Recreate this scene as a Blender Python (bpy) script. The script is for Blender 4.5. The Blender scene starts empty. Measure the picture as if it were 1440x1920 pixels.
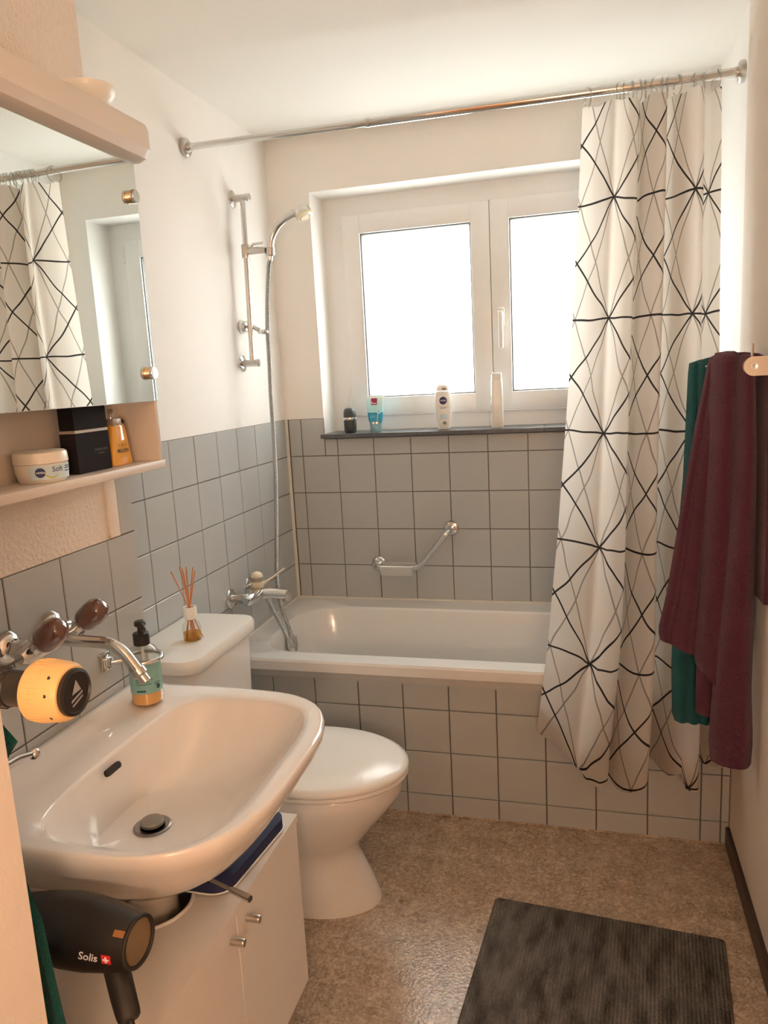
import bpy, bmesh, math, random
from math import sin, cos, pi, radians, sqrt, atan2
from mathutils import Vector, Matrix
random.seed(7)
sc = bpy.context.scene
COL = sc.collection

# ------------------------------------------------------------------ camera, sky, lamps, exposure
cam_d = bpy.data.cameras.new('camera'); cam = bpy.data.objects.new('camera', cam_d); COL.objects.link(cam)
cam_d.sensor_fit = 'VERTICAL'; cam_d.sensor_height = 36.0; cam_d.sensor_width = 27.0
cam_d.lens = 36.0 * 1419.7 / 1920.0
cam_d.clip_start = 0.02
_c = Vector((1.20934, -2.90964, 1.44391))
_r = Vector((0.96443236, 0.25905621, -0.05253674)); _u = Vector((0.00444376, 0.18283645, 0.9831333)); _f = Vector((-0.26429242, 0.94839903, -0.1751822))
cam.matrix_world = Matrix(((_r.x, _u.x, -_f.x, _c.x), (_r.y, _u.y, -_f.y, _c.y), (_r.z, _u.z, -_f.z, _c.z), (0, 0, 0, 1)))
sc.camera = cam

wd = bpy.data.worlds.new('overcast_sky'); sc.world = wd; wd.use_nodes = True
_wn = wd.node_tree; _bg = _wn.nodes['Background']; _bg.inputs['Strength'].default_value = 10.0
# overcast sky above, paler ground below the horizon
_tc = _wn.nodes.new('ShaderNodeTexCoord'); _sp = _wn.nodes.new('ShaderNodeSeparateXYZ'); _rp = _wn.nodes.new('ShaderNodeValToRGB'); _mr = _wn.nodes.new('ShaderNodeMapRange')
_mr.inputs[1].default_value = -1.0; _mr.inputs[2].default_value = 1.0
_wn.links.new(_tc.outputs['Generated'], _sp.inputs[0]); _wn.links.new(_sp.outputs['Z'], _mr.inputs[0]); _wn.links.new(_mr.outputs[0], _rp.inputs[0]); _wn.links.new(_rp.outputs[0], _bg.inputs['Color'])
_rp.color_ramp.elements[0].position = 0.42; _rp.color_ramp.elements[0].color = (0.42, 0.41, 0.38, 1)
_rp.color_ramp.elements[1].position = 0.52; _rp.color_ramp.elements[1].color = (1.0, 0.99, 0.97, 1)

por_d = bpy.data.lights.new('window_portal', 'AREA'); por_d.shape = 'RECTANGLE'; por_d.size = 1.34; por_d.size_y = 0.92
por_d.cycles.is_portal = True
por = bpy.data.objects.new('window_portal', por_d); COL.objects.link(por)
por.location = (0.84, 0.33, 1.69); por.rotation_euler = (radians(-90), 0, 0)

FY0 = -3.75
LAMP_POS = (1.40, FY0 + 0.17, 1.32); LAMP_POWER = 27.0; LAMP_COL = (1.0, 0.73, 0.52)  # added warm lamp, out of view

sc.view_settings.view_transform = 'Standard'; sc.view_settings.look = 'None'
sc.view_settings.gamma = 1.0; sc.view_settings.use_curve_mapping = False
sc.view_settings.exposure = 0.42
sc.cycles.use_denoising = True
sc.cycles.max_bounces = 12; sc.cycles.diffuse_bounces = 6; sc.cycles.glossy_bounces = 5; sc.cycles.transparent_max_bounces = 16
sc.cycles.sample_clamp_indirect = 8.0
sc.cycles.caustics_reflective = False; sc.cycles.caustics_refractive = False

# ------------------------------------------------------------------ dimensions
W = 1.605           # right wall
CX = 0.24           # basin wall face
CY = -1.475         # far end of basin wall
NX = 0.602           # entrance wall face
NY = -2.29          # far end of entrance wall
CEIL = 2.36
FY = FY0          # wall behind the camera
PT = 0.152          # tile pitch
ZA = 0.9886         # a tile joint height

# ------------------------------------------------------------------ materials
def mat(name, col=(0.8, 0.8, 0.8), rough=0.5, metal=0.0, spec=0.5, bump=None, vary=None, trans=None, coat=0.0, sheen=0.0, emit=None, sss=0.0):
    m = bpy.data.materials.new(name); m.use_nodes = True
    nt = m.node_tree; b = nt.nodes['Principled BSDF']
    b.inputs['Base Color'].default_value = (*col, 1); b.inputs['Roughness'].default_value = rough
    b.inputs['Metallic'].default_value = metal; b.inputs['Specular IOR Level'].default_value = spec
    b.inputs['Coat Weight'].default_value = coat
    if sheen: b.inputs['Sheen Weight'].default_value = sheen; b.inputs['Sheen Roughness'].default_value = 0.5
    if sss: b.inputs['Subsurface Weight'].default_value = sss
    if trans: b.inputs['Transmission Weight'].default_value = trans
    if emit: b.inputs['Emission Color'].default_value = (*emit[0], 1); b.inputs['Emission Strength'].default_value = emit[1]
    tc = nt.nodes.new('ShaderNodeTexCoord')
    if bump:
        sc_, st_ = bump[0], bump[1]; det = bump[2] if len(bump) > 2 else 4
        n = nt.nodes.new('ShaderNodeTexNoise'); n.inputs['Scale'].default_value = sc_; n.inputs['Detail'].default_value = det
        bp = nt.nodes.new('ShaderNodeBump'); bp.inputs['Strength'].default_value = st_; bp.inputs['Distance'].default_value = bump[3] if len(bump) > 3 else 0.003
        nt.links.new(tc.outputs['Object'], n.inputs['Vector']); nt.links.new(n.outputs['Fac'], bp.inputs['Height']); nt.links.new(bp.outputs['Normal'], b.inputs['Normal'])
    if vary:
        n = nt.nodes.new('ShaderNodeTexNoise'); n.inputs['Scale'].default_value = vary[0]; n.inputs['Detail'].default_value = 6
        r = nt.nodes.new('ShaderNodeValToRGB')
        r.color_ramp.elements[0].position = 0.35; r.color_ramp.elements[1].position = 0.65
        r.color_ramp.elements[0].color = (*[c * (1 - vary[1]) for c in col], 1); r.color_ramp.elements[1].color = (*[min(1, c * (1 + vary[1])) for c in col], 1)
        nt.links.new(tc.outputs['Object'], n.inputs['Vector']); nt.links.new(n.outputs['Fac'], r.inputs['Fac']); nt.links.new(r.outputs['Color'], b.inputs['Base Color'])
    return m

def clear_mat(name, tint, gloss=0.12, rough=0.03):
    m = bpy.data.materials.new(name); m.use_nodes = True; nt = m.node_tree; nt.nodes.clear()
    o = nt.nodes.new('ShaderNodeOutputMaterial'); mx = nt.nodes.new('ShaderNodeMixShader'); t = nt.nodes.new('ShaderNodeBsdfTransparent'); g = nt.nodes.new('ShaderNodeBsdfGlossy')
    t.inputs['Color'].default_value = (*tint, 1); g.inputs['Roughness'].default_value = rough
    fr = nt.nodes.new('ShaderNodeLayerWeight'); fr.inputs['Blend'].default_value = 0.22
    ad = nt.nodes.new('ShaderNodeMath'); ad.operation = 'ADD'; ad.inputs[1].default_value = gloss * 0.3
    sq = nt.nodes.new('ShaderNodeMath'); sq.operation = 'POWER'; sq.inputs[1].default_value = 2.0; nt.links.new(fr.outputs['Facing'], sq.inputs[0]); nt.links.new(sq.outputs[0], ad.inputs[0]); nt.links.new(ad.outputs[0], mx.inputs[0])
    nt.links.new(t.outputs[0], mx.inputs[1]); nt.links.new(g.outputs[0], mx.inputs[2]); nt.links.new(mx.outputs[0], o.inputs[0])
    return m

def frosted_pane(name):
    m = bpy.data.materials.new(name); m.use_nodes = True; nt = m.node_tree; nt.nodes.clear()
    o = nt.nodes.new('ShaderNodeOutputMaterial'); mx = nt.nodes.new('ShaderNodeMixShader'); t = nt.nodes.new('ShaderNodeBsdfTransparent'); g = nt.nodes.new('ShaderNodeBsdfTranslucent')
    t.inputs['Color'].default_value = (0.95, 0.97, 0.96, 1); g.inputs['Color'].default_value = (0.95, 0.97, 0.97, 1); mx.inputs[0].default_value = 0.45
    nt.links.new(t.outputs[0], mx.inputs[1]); nt.links.new(g.outputs[0], mx.inputs[2]); nt.links.new(mx.outputs[0], o.inputs[0])
    return m

M = {}
M['paint'] = mat('white_wall_paint', (0.90, 0.88, 0.845), 0.75, bump=(160, 0.35, 3, 0.002))
M['ceil'] = mat('ceiling_paint', (0.90, 0.89, 0.84), 0.85, bump=(90, 0.1))
M['plaster'] = mat('rough_plaster', (0.80, 0.71, 0.62), 0.85, bump=(120, 0.9, 3, 0.006))
M['plaster_fine'] = mat('fine_plaster', (0.82, 0.73, 0.64), 0.85, bump=(140, 0.45, 3, 0.003))
M['tile'] = mat('grey_ceramic_tile', (0.475, 0.492, 0.49), 0.2, spec=0.5, vary=(3.0, 0.02), bump=(14, 0.05, 2, 0.004))
M['grout'] = mat('brown_grout', (0.15, 0.125, 0.10), 0.9)
M['grout_w'] = mat('pale_sealant', (0.74, 0.71, 0.64), 0.5)
M['enamel'] = mat('white_enamel', (0.78, 0.77, 0.75), 0.16, spec=0.5, coat=0.3)
M['ceramic'] = mat('white_ceramic', (0.83, 0.80, 0.77), 0.1, spec=0.5, coat=0.4)
M['seat'] = mat('white_seat_plastic', (0.84, 0.82, 0.78), 0.22, spec=0.5)
M['pvc'] = mat('white_window_plastic', (0.87, 0.87, 0.86), 0.35)
M['gasket'] = mat('grey_gasket', (0.16, 0.16, 0.16), 0.6)
M['chrome'] = mat('chrome', (0.72, 0.71, 0.69), 0.12, 1.0)
M['steel'] = mat('brushed_steel', (0.60, 0.57, 0.53), 0.28, 1.0)
M['dark_steel'] = mat('dull_dark_steel', (0.30, 0.29, 0.28), 0.3, 1.0)
M['mirror'] = mat('mirror_glass', (0.90, 0.93, 0.91), 0.0, 1.0)
M['cab'] = mat('cream_lacquer', (0.72, 0.64, 0.56), 0.42)
M['vanity'] = mat('white_laminate', (0.80, 0.75, 0.69), 0.4)
M['vanity_in'] = mat('chipboard_inside', (0.38, 0.30, 0.22), 0.8)
M['sill'] = mat('dark_slate_sill', (0.10, 0.105, 0.115), 0.35, vary=(30, 0.15))
M['base'] = mat('dark_brown_baseboard', (0.045, 0.028, 0.018), 0.45)
M['wood'] = mat('warm_wooden_door', (0.42, 0.20, 0.08), 0.45, vary=(6, 0.2))
M['amber'] = mat('smoked_amber_acrylic', (0.115, 0.038, 0.022), 0.06, spec=0.8, coat=1.0)
M['black'] = mat('black_plastic', (0.014, 0.012, 0.011), 0.38)
M['black_soft'] = mat('soft_black_plastic', (0.02, 0.017, 0.015), 0.55)
M['white_pl'] = mat('white_plastic', (0.86, 0.85, 0.80), 0.3)
M['ivory'] = mat('ivory_plastic', (0.80, 0.74, 0.56), 0.35)
M['aged'] = mat('glow_tinted_aged_plastic', (0.82, 0.54, 0.23), 0.4)  # aged white plastic; orange glow of the warm lamp put into the colour
M['navy'] = mat('navy_fabric', (0.012, 0.018, 0.07), 0.7)
M['burg'] = mat('burgundy_terry', (0.095, 0.024, 0.048), 0.95, spec=0.1, bump=(420, 1.0, 2, 0.004), sheen=0.25)
M['teal'] = mat('teal_terry', (0.014, 0.100, 0.112), 0.95, spec=0.1, bump=(420, 0.9, 2, 0.004), sheen=0.12)
M['tealdk'] = mat('dark_teal_terry', (0.008, 0.075, 0.062), 0.95, spec=0.1, bump=(420, 0.9, 2, 0.004), sheen=0.1)
M['clear'] = clear_mat('clear_plastic', (0.93, 0.94, 0.92))
M['ringclear'] = clear_mat('clear_ring_plastic', (0.82, 0.82, 0.80), 0.6, 0.1)
def frost_mat(name):
    m = bpy.data.materials.new(name); m.use_nodes = True; nt = m.node_tree; nt.nodes.clear()
    o = nt.nodes.new('ShaderNodeOutputMaterial'); mx = nt.nodes.new('ShaderNodeMixShader'); t = nt.nodes.new('ShaderNodeBsdfTransparent'); g = nt.nodes.new('ShaderNodeBsdfPrincipled')
    g.inputs['Base Color'].default_value = (0.85, 0.85, 0.82, 1); g.inputs['Roughness'].default_value = 0.15; mx.inputs[0].default_value = 0.30
    nt.links.new(t.outputs[0], mx.inputs[1]); nt.links.new(g.outputs[0], mx.inputs[2]); nt.links.new(mx.outputs[0], o.inputs[0])
    return m
M['frost'] = frost_mat('milky_clear_plastic')
M['glass'] = clear_mat('clear_glass', (0.94, 0.95, 0.93))
M['oil'] = clear_mat('amber_oil', (0.88, 0.66, 0.22))
M['perf'] = mat('golden_perfume', (0.80, 0.42, 0.08), 0.08, spec=0.5, coat=0.4)
M['soap'] = mat('amber_liquid_soap', (0.80, 0.42, 0.13), 0.2, coat=0.3)
M['label'] = mat('teal_label', (0.22, 0.42, 0.39), 0.35)
M['labeldk'] = mat('dark_green_print', (0.02, 0.08, 0.06), 0.5)
M['reed'] = mat('rattan_reed', (0.62, 0.24, 0.10), 0.7)
M['pane'] = frosted_pane('frosted_window_pane')
M['bottle'] = mat('white_lotion_bottle', (0.86, 0.86, 0.82), 0.3, sss=0.1)
M['navyprint'] = mat('navy_print', (0.012, 0.018, 0.11), 0.4)
M['whiteprint'] = mat('white_print', (0.85, 0.85, 0.85), 0.5)
M['greyprint'] = mat('grey_print', (0.30, 0.30, 0.31), 0.5)
M['blueprint'] = mat('pale_blue_print', (0.62, 0.78, 0.84), 0.5)
M['greenprint'] = mat('yellow_green_print', (0.55, 0.58, 0.16), 0.5)
M['redprint'] = mat('red_print', (0.62, 0.02, 0.03), 0.5)
M['crimson'] = mat('crimson_print', (0.36, 0.02, 0.10), 0.5)
M['tubelight'] = mat('pale_aqua_plastic', (0.45, 0.86, 0.95), 0.3, sss=0.2)
M['tubeblue'] = mat('blue_plastic', (0.04, 0.36, 0.58), 0.3)
M['tubecap'] = mat('grey_blue_cap', (0.26, 0.46, 0.52), 0.25)
M['slate'] = mat('slate_grey_plastic', (0.055, 0.062, 0.066), 0.45)
M['box'] = mat('matt_black_carton', (0.012, 0.009, 0.010), 0.7, spec=0.15)
M['boxpr'] = mat('dark_grey_print', (0.11, 0.10, 0.10), 0.5)
M['band'] = mat('silver_band', (0.45, 0.38, 0.32), 0.35, 0.6)
M['gold'] = mat('gold_metal', (0.80, 0.55, 0.30), 0.25, 1.0)
M['cream'] = mat('cream_jar_plastic', (0.86, 0.80, 0.70), 0.3)
M['mesh'] = mat('bronze_filter_mesh', (0.30, 0.21, 0.12), 0.5, 0.4, bump=(900, 0.8))
M['orangepl'] = mat('orange_plastic', (0.30, 0.12, 0.03), 0.4)
M['holder'] = mat('beige_metal', (0.62, 0.52, 0.42), 0.35, 0.3)
M['dark_hole'] = mat('dark_hole', (0.02, 0.014, 0.01), 0.8)
M['pipe'] = mat('pale_drain_pipe', (0.62, 0.55, 0.47), 0.4)
M['opal'] = mat('opal_glass', (0.9, 0.8, 0.65), 0.4, emit=((1.0, 0.62, 0.32), 6.0))  # glowing cup of the added lamp

def floor_mat():
    m = bpy.data.materials.new('speckled_linoleum'); m.use_nodes = True; nt = m.node_tree; b = nt.nodes['Principled BSDF']
    b.inputs['Roughness'].default_value = 0.24; b.inputs['Specular IOR Level'].default_value = 0.5
    tc = nt.nodes.new('ShaderNodeTexCoord')
    n1 = nt.nodes.new('ShaderNodeTexNoise'); n1.inputs['Scale'].default_value = 95; n1.inputs['Detail'].default_value = 4; n1.inputs['Distortion'].default_value = 1.2
    n2 = nt.nodes.new('ShaderNodeTexNoise'); n2.inputs['Scale'].default_value = 16; n2.inputs['Detail'].default_value = 5
    v = nt.nodes.new('ShaderNodeTexVoronoi'); v.inputs['Scale'].default_value = 130
    mx = nt.nodes.new('ShaderNodeMix'); mx.data_type = 'FLOAT'; mx.inputs[0].default_value = 0.3
    r = nt.nodes.new('ShaderNodeValToRGB'); cr = r.color_ramp
    cr.elements[0].position = 0.30; cr.elements[0].color = (0.20, 0.145, 0.10, 1); cr.elements[1].position = 0.70; cr.elements[1].color = (0.66, 0.54, 0.42, 1)
    e = cr.elements.new(0.48); e.color = (0.40, 0.305, 0.225, 1)
    nt.links.new(tc.outputs['Object'], n1.inputs['Vector']); nt.links.new(tc.outputs['Object'], n2.inputs['Vector']); nt.links.new(tc.outputs['Object'], v.inputs['Vector'])
    nt.links.new(n1.outputs['Fac'], mx.inputs[2]); nt.links.new(n2.outputs['Fac'], mx.inputs[3]); nt.links.new(mx.outputs[0], r.inputs['Fac']); nt.links.new(r.outputs['Color'], b.inputs['Base Color'])
    bp = nt.nodes.new('ShaderNodeBump'); bp.inputs['Strength'].default_value = 0.25; bp.inputs['Distance'].default_value = 0.002
    nt.links.new(v.outputs['Distance'], bp.inputs['Height']); nt.links.new(bp.outputs['Normal'], b.inputs['Normal'])
    return m
M['floor'] = floor_mat()

def mat_mat():
    m = bpy.data.materials.new('ribbed_cotton_mat'); m.use_nodes = True; nt = m.node_tree; b = nt.nodes['Principled BSDF']
    b.inputs['Roughness'].default_value = 0.95; b.inputs['Specular IOR Level'].default_value = 0.1
    tc = nt.nodes.new('ShaderNodeTexCoord')
    w = nt.nodes.new('ShaderNodeTexWave'); w.bands_direction = 'X'; w.inputs['Scale'].default_value = 36; w.inputs['Distortion'].default_value = 0.6; w.inputs['Detail'].default_value = 2; w.inputs['Detail Scale'].default_value = 6
    w2 = nt.nodes.new('ShaderNodeTexWave'); w2.bands_direction = 'Y'; w2.inputs['Scale'].default_value = 45; w2.inputs['Distortion'].default_value = 1.0
    n = nt.nodes.new('ShaderNodeTexNoise'); n.inputs['Scale'].default_value = 9; n.inputs['Detail'].default_value = 6
    mp = nt.nodes.new('ShaderNodeMapping'); mp.inputs['Scale'].default_value = (3.0, 1.0, 1.0)
    r = nt.nodes.new('ShaderNodeValToRGB'); cr = r.color_ramp
    cr.elements[0].position = 0.32; cr.elements[0].color = (0.075, 0.064, 0.053, 1); cr.elements[1].position = 0.62; cr.elements[1].color = (0.20, 0.175, 0.15, 1)
    ad = nt.nodes.new('ShaderNodeMath'); ad.operation = 'MULTIPLY_ADD'; ad.inputs[1].default_value = 0.4
    nt.links.new(tc.outputs['Object'], w.inputs['Vector']); nt.links.new(tc.outputs['Object'], w2.inputs['Vector']); nt.links.new(tc.outputs['Object'], mp.inputs['Vector']); nt.links.new(mp.outputs[0], n.inputs['Vector'])
    nt.links.new(n.outputs['Fac'], r.inputs['Fac']); nt.links.new(r.outputs['Color'], b.inputs['Base Color'])
    nt.links.new(w2.outputs['Fac'], ad.inputs[0]); nt.links.new(w.outputs['Fac'], ad.inputs[2])
    bp = nt.nodes.new('ShaderNodeBump'); bp.inputs['Strength'].default_value = 0.9; bp.inputs['Distance'].default_value = 0.004
    nt.links.new(ad.outputs[0], bp.inputs['Height']); nt.links.new(bp.outputs['Normal'], b.inputs['Normal'])
    return m
M['mat'] = mat_mat()

CUR_A, CUR_B = 0.215, 0.318
def curtain_mat():
    m = bpy.data.materials.new('patterned_curtain_fabric'); m.use_nodes = True; nt = m.node_tree; L = nt.links.new
    b = nt.nodes['Principled BSDF']; out = nt.nodes['Material Output']
    b.inputs['Roughness'].default_value = 0.75; b.inputs['Specular IOR Level'].default_value = 0.2
    uv = nt.nodes.new('ShaderNodeUVMap'); uv.uv_map = 'fabric'
    sep = nt.nodes.new('ShaderNodeSeparateXYZ'); L(uv.outputs[0], sep.inputs[0])
    nz = nt.nodes.new('ShaderNodeTexNoise'); nz.inputs['Scale'].default_value = 2.2; nz.inputs['Detail'].default_value = 1; L(uv.outputs[0], nz.inputs['Vector'])
    nsep = nt.nodes.new('ShaderNodeSeparateColor'); L(nz.outputs['Color'], nsep.inputs[0])
    def mth(op, a=None, b_=None, c=None):
        n = nt.nodes.new('ShaderNodeMath'); n.operation = op
        for i, x in enumerate((a, b_, c)):
            if x is None: continue
            if isinstance(x, (int, float)): n.inputs[i].default_value = x
            else: L(x, n.inputs[i])
        return n.outputs[0]
    U = mth('MULTIPLY_ADD', mth('SUBTRACT', nsep.outputs[0], 0.5), 0.10, sep.outputs[0])
    V = mth('MULTIPLY_ADD', mth('SUBTRACT', nsep.outputs[1], 0.5), 0.06, sep.outputs[1])
    def line(expr, k, w):          # 1 on the line
        fr = mth('SUBTRACT', expr, mth('ROUND', expr))
        d = mth('MULTIPLY', mth('ABSOLUTE', fr), k)
        mr = nt.nodes.new('ShaderNodeMapRange'); mr.interpolation_type = 'SMOOTHSTEP'
        L(d, mr.inputs[0]); mr.inputs[1].default_value = w * 0.55; mr.inputs[2].default_value = w * 1.1; mr.inputs[3].default_value = 1; mr.inputs[4].default_value = 0
        return mr.outputs[0]
    a, bb = CUR_A, CUR_B
    k1 = a * bb / sqrt(a * a + bb * bb); k2 = a * bb / sqrt(a * a + 4 * bb * bb)
    dk = mth('MAXIMUM', line(V, bb, 0.0034), mth('MAXIMUM', line(mth('SUBTRACT', V, U), k1, 0.0028), line(mth('ADD', V, U), k1, 0.0028)))
    U2 = mth('MULTIPLY', U, 2.0)
    gy = mth('MAXIMUM', line(mth('SUBTRACT', V, U2), k2, 0.0021), line(mth('ADD', V, U2), k2, 0.0021))
    c1 = nt.nodes.new('ShaderNodeMix'); c1.data_type = 'RGBA'; c1.inputs[6].default_value = (0.80, 0.745, 0.68, 1); c1.inputs[7].default_value = (0.27, 0.235, 0.20, 1)
    L(mth('MULTIPLY', gy, 0.85), c1.inputs[0])
    c2 = nt.nodes.new('ShaderNodeMix'); c2.data_type = 'RGBA'; L(c1.outputs[2], c2.inputs[6]); c2.inputs[7].default_value = (0.035, 0.03, 0.028, 1)
    L(dk, c2.inputs[0]); L(c2.outputs[2], b.inputs['Base Color'])
    tr = nt.nodes.new('ShaderNodeBsdfTranslucent'); L(c2.outputs[2], tr.inputs['Color'])
    mx = nt.nodes.new('ShaderNodeMixShader'); mx.inputs[0].default_value = 0.72
    L(b.outputs[0], mx.inputs[1]); L(tr.outputs[0], mx.inputs[2]); L(mx.outputs[0], out.inputs[0])
    return m
M['curtain'] = curtain_mat()

def hose_mat():
    m = mat('ribbed_chrome_hose', (0.62, 0.61, 0.60), 0.25, 1.0); nt = m.node_tree; b = nt.nodes['Principled BSDF']
    tc = nt.nodes.new('ShaderNodeTexCoord'); w = nt.nodes.new('ShaderNodeTexWave'); w.bands_direction = 'Z'; w.inputs['Scale'].default_value = 60
    bp = nt.nodes.new('ShaderNodeBump'); bp.inputs['Strength'].default_value = 1.0; bp.inputs['Distance'].default_value = 0.003
    nt.links.new(tc.outputs['Object'], w.inputs['Vector']); nt.links.new(w.outputs['Fac'], bp.inputs['Height']); nt.links.new(bp.outputs['Normal'], b.inputs['Normal'])
    return m
M['hose'] = hose_mat()

# ------------------------------------------------------------------ object helpers
ORG = {}
def tag(o, label=None, cat=None, group=None, kind=None):
    if label: o['label'] = label
    if cat: o['category'] = cat
    if group: o['group'] = group
    if kind: o['kind'] = kind
    return o
def thing(name, loc, label, cat, group=None):
    o = bpy.data.objects.new(name, None); COL.objects.link(o); o.location = loc; o.empty_display_size = 0.05
    ORG[o.name] = Vector(loc)
    return tag(o, label, cat, group)
def mk(name, vs, fs, m, parent=None, smooth=True, angle=38, origin=None):
    """link one mesh object given world-space vertices"""
    if parent is not None: org = ORG[parent.name]
    elif origin is not None: org = Vector(origin)
    else:
        xs = [v[0] for v in vs]; ys = [v[1] for v in vs]; zs = [v[2] for v in vs]
        org = Vector(((min(xs) + max(xs)) / 2, (min(ys) + max(ys)) / 2, min(zs)))
    me = bpy.data.meshes.new(name)
    me.from_pydata([tuple(Vector(v) - org) for v in vs], [], fs)
    bm = bmesh.new(); bm.from_mesh(me); bmesh.ops.recalc_face_normals(bm, faces=bm.faces); bm.to_mesh(me); bm.free()
    if smooth:
        me.polygons.foreach_set('use_smooth', [True] * len(me.polygons)); me.set_sharp_from_angle(angle=radians(angle))
    me.materials.append(M[m] if isinstance(m, str) else m)
    o = bpy.data.objects.new(name, me); COL.objects.link(o); o.parent = parent
    if parent is None: o.location = org
    ORG[o.name] = org
    return o
class G:
    """geometry collector in world space"""
    def __init__(s): s.v = []; s.f = []
    def add(s, vs, fs):
        n = len(s.v); s.v += [tuple(v) for v in vs]; s.f += [tuple(i + n for i in f) for f in fs]; return s
    def box(s, lo, hi):
        x0, y0, z0 = lo; x1, y1, z1 = hi
        return s.add([(x0, y0, z0), (x1, y0, z0), (x1, y1, z0), (x0, y1, z0), (x0, y0, z1), (x1, y0, z1), (x1, y1, z1), (x0, y1, z1)],
                     [(0, 3, 2, 1), (4, 5, 6, 7), (0, 1, 5, 4), (1, 2, 6, 5), (2, 3, 7, 6), (3, 0, 4, 7)])
    def bbox(s, lo, hi, r=0.003, n=2):
        """bevelled box"""
        bm = bmesh.new(); c = [(lo[i] + hi[i]) / 2 for i in range(3)]; d = [hi[i] - lo[i] for i in range(3)]
        bmesh.ops.create_cube(bm, size=1.0, matrix=Matrix.Translation(c) @ Matrix.Diagonal((*d, 1)))
        bmesh.ops.bevel(bm, geom=list(bm.edges), offset=r, segments=n, profile=0.5, affect='EDGES')
        bm.verts.ensure_lookup_table(); s.add([v.co[:] for v in bm.verts], [[v.index for v in f.verts] for f in bm.faces]); bm.free(); return s
    def loft(s, rings, cap0=True, cap1=True, closed=True):
        n = len(rings[0]); vs = [p for r in rings for p in r]; fs = []
        for k in range(len(rings) - 1):
            for i in range(n if closed else n - 1):
                j = (i + 1) % n; fs.append((k * n + i, k * n + j, (k + 1) * n + j, (k + 1) * n + i))
        if cap0: fs.append(tuple(range(n - 1, -1, -1)))
        if cap1: fs.append(tuple((len(rings) - 1) * n + i for i in range(n)))
        return s.add(vs, fs)
    def tube(s, pts, r, n=14, caps=True):
        pts = [Vector(p) for p in pts]; rs = r if isinstance(r, (list, tuple)) else [r] * len(pts)
        tans = []
        for i in range(len(pts)):
            a = pts[max(0, i - 1)]; b = pts[min(len(pts) - 1, i + 1)]; tans.append((b - a).normalized())
        ref = Vector((0, 0, 1)) if abs(tans[0].z) < 0.9 else Vector((1, 0, 0))
        x = tans[0].cross(ref).normalized(); rings = []
        for i, p in enumerate(pts):
            t = tans[i]; x = (x - t * x.dot(t)).normalized(); y = t.cross(x)
            rings.append([p + (x * cos(2 * pi * k / n) + y * sin(2 * pi * k / n)) * rs[i] for k in range(n)])
        return s.loft(rings, caps, caps)
    def lathe(s, prof, base, axis=(0, 0, 1), n=28, sx=1.0, sy=1.0, cap0=True, cap1=True, xdir=None):
        """prof: (radius, height) along axis from base"""
        ax = Vector(axis).normalized(); base = Vector(base)
        if xdir is not None: x = Vector(xdir)
        else:
            ref = Vector((0, 0, 1)) if abs(ax.z) < 0.9 else Vector((1, 0, 0)); x = ref.cross(ax)
        x = (x - ax * x.dot(ax)).normalized(); y = ax.cross(x)
        rings = [[base + ax * h + (x * cos(2 * pi * k / n) * sx + y * sin(2 * pi * k / n) * sy) * max(r, 1e-5) for k in range(n)] for r, h in prof]
        return s.loft(rings, cap0, cap1)
    def sphere(s, c, r, n=12):
        prof = [(r * sin(pi * i / n), -r * cos(pi * i / n)) for i in range(n + 1)]
        return s.lathe(prof, c, n=n * 2)
    def prism(s, poly, axis_idx, a, b):
        """extrude a 2-D polygon along a world axis; poly in the two other axes in order"""
        def P(u, v, w):
            if axis_idx == 0: return (w, u, v)
            if axis_idx == 1: return (u, w, v)
            return (u, v, w)
        return s.loft([[P(u, v, a) for u, v in poly], [P(u, v, b) for u, v in poly]])
    def torus(s, c, R, r, axis=(0, 0, 1), n=24, m=8):
        ax = Vector(axis).normalized(); ref = Vector((0, 0, 1)) if abs(ax.z) < 0.9 else Vector((1, 0, 0)); x = ref.cross(ax).normalized(); y = ax.cross(x); c = Vector(c)
        vs = []; fs = []
        for i in range(n):
            d = x * cos(2 * pi * i / n) + y * sin(2 * pi * i / n)
            for j in range(m): vs.append(c + d * (R + r * cos(2 * pi * j / m)) + ax * (r * sin(2 * pi * j / m)))
        for i in range(n):
            for j in range(m): fs.append((i * m + j, ((i + 1) % n) * m + j, ((i + 1) % n) * m + (j + 1) % m, i * m + (j + 1) % m))
        return s.add(vs, fs)
    def mk(s, name, m, parent=None, **k): return mk(name, s.v, s.f, m, parent, **k)

def rrect(cx, cy, hx, hy, r, n=6):
    out = []
    for qx, qy, a0 in ((1, 1, 0), (-1, 1, 90), (-1, -1, 180), (1, -1, 270)):
        for k in range(n + 1):
            a = radians(a0 + 90 * k / n); out.append((cx + qx * (hx - r) + r * cos(a), cy + qy * (hy - r) + r * sin(a)))
    return out
def fillet(pts, r, n=6):
    pts = [Vector(p) for p in pts]; out = [pts[0]]
    for i in range(1, len(pts) - 1):
        p = pts[i]; a = (pts[i - 1] - p); b = (pts[i + 1] - p); d = min(r, a.length * 0.49, b.length * 0.49)
        p0 = p + a.normalized() * d; p1 = p + b.normalized() * d
        for k in range(n + 1):
            t = k / n; out.append(p0 * (1 - t) ** 2 + p * 2 * t * (1 - t) + p1 * t * t)
    out.append(pts[-1]); return out
def catmull(P, n):
    P = [Vector(p) for p in P]; out = []
    for i in range(len(P) - 1):
        p0 = P[max(0, i - 1)]; p1 = P[i]; p2 = P[i + 1]; p3 = P[min(len(P) - 1, i + 2)]
        for k in range(n):
            t = k / n
            out.append(0.5 * ((2 * p1) + (p2 - p0) * t + (2 * p0 - 5 * p1 + 4 * p2 - p3) * t * t + (-p0 + 3 * p1 - 3 * p2 + p3) * t ** 3))
    out.append(P[-1]); return out
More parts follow.
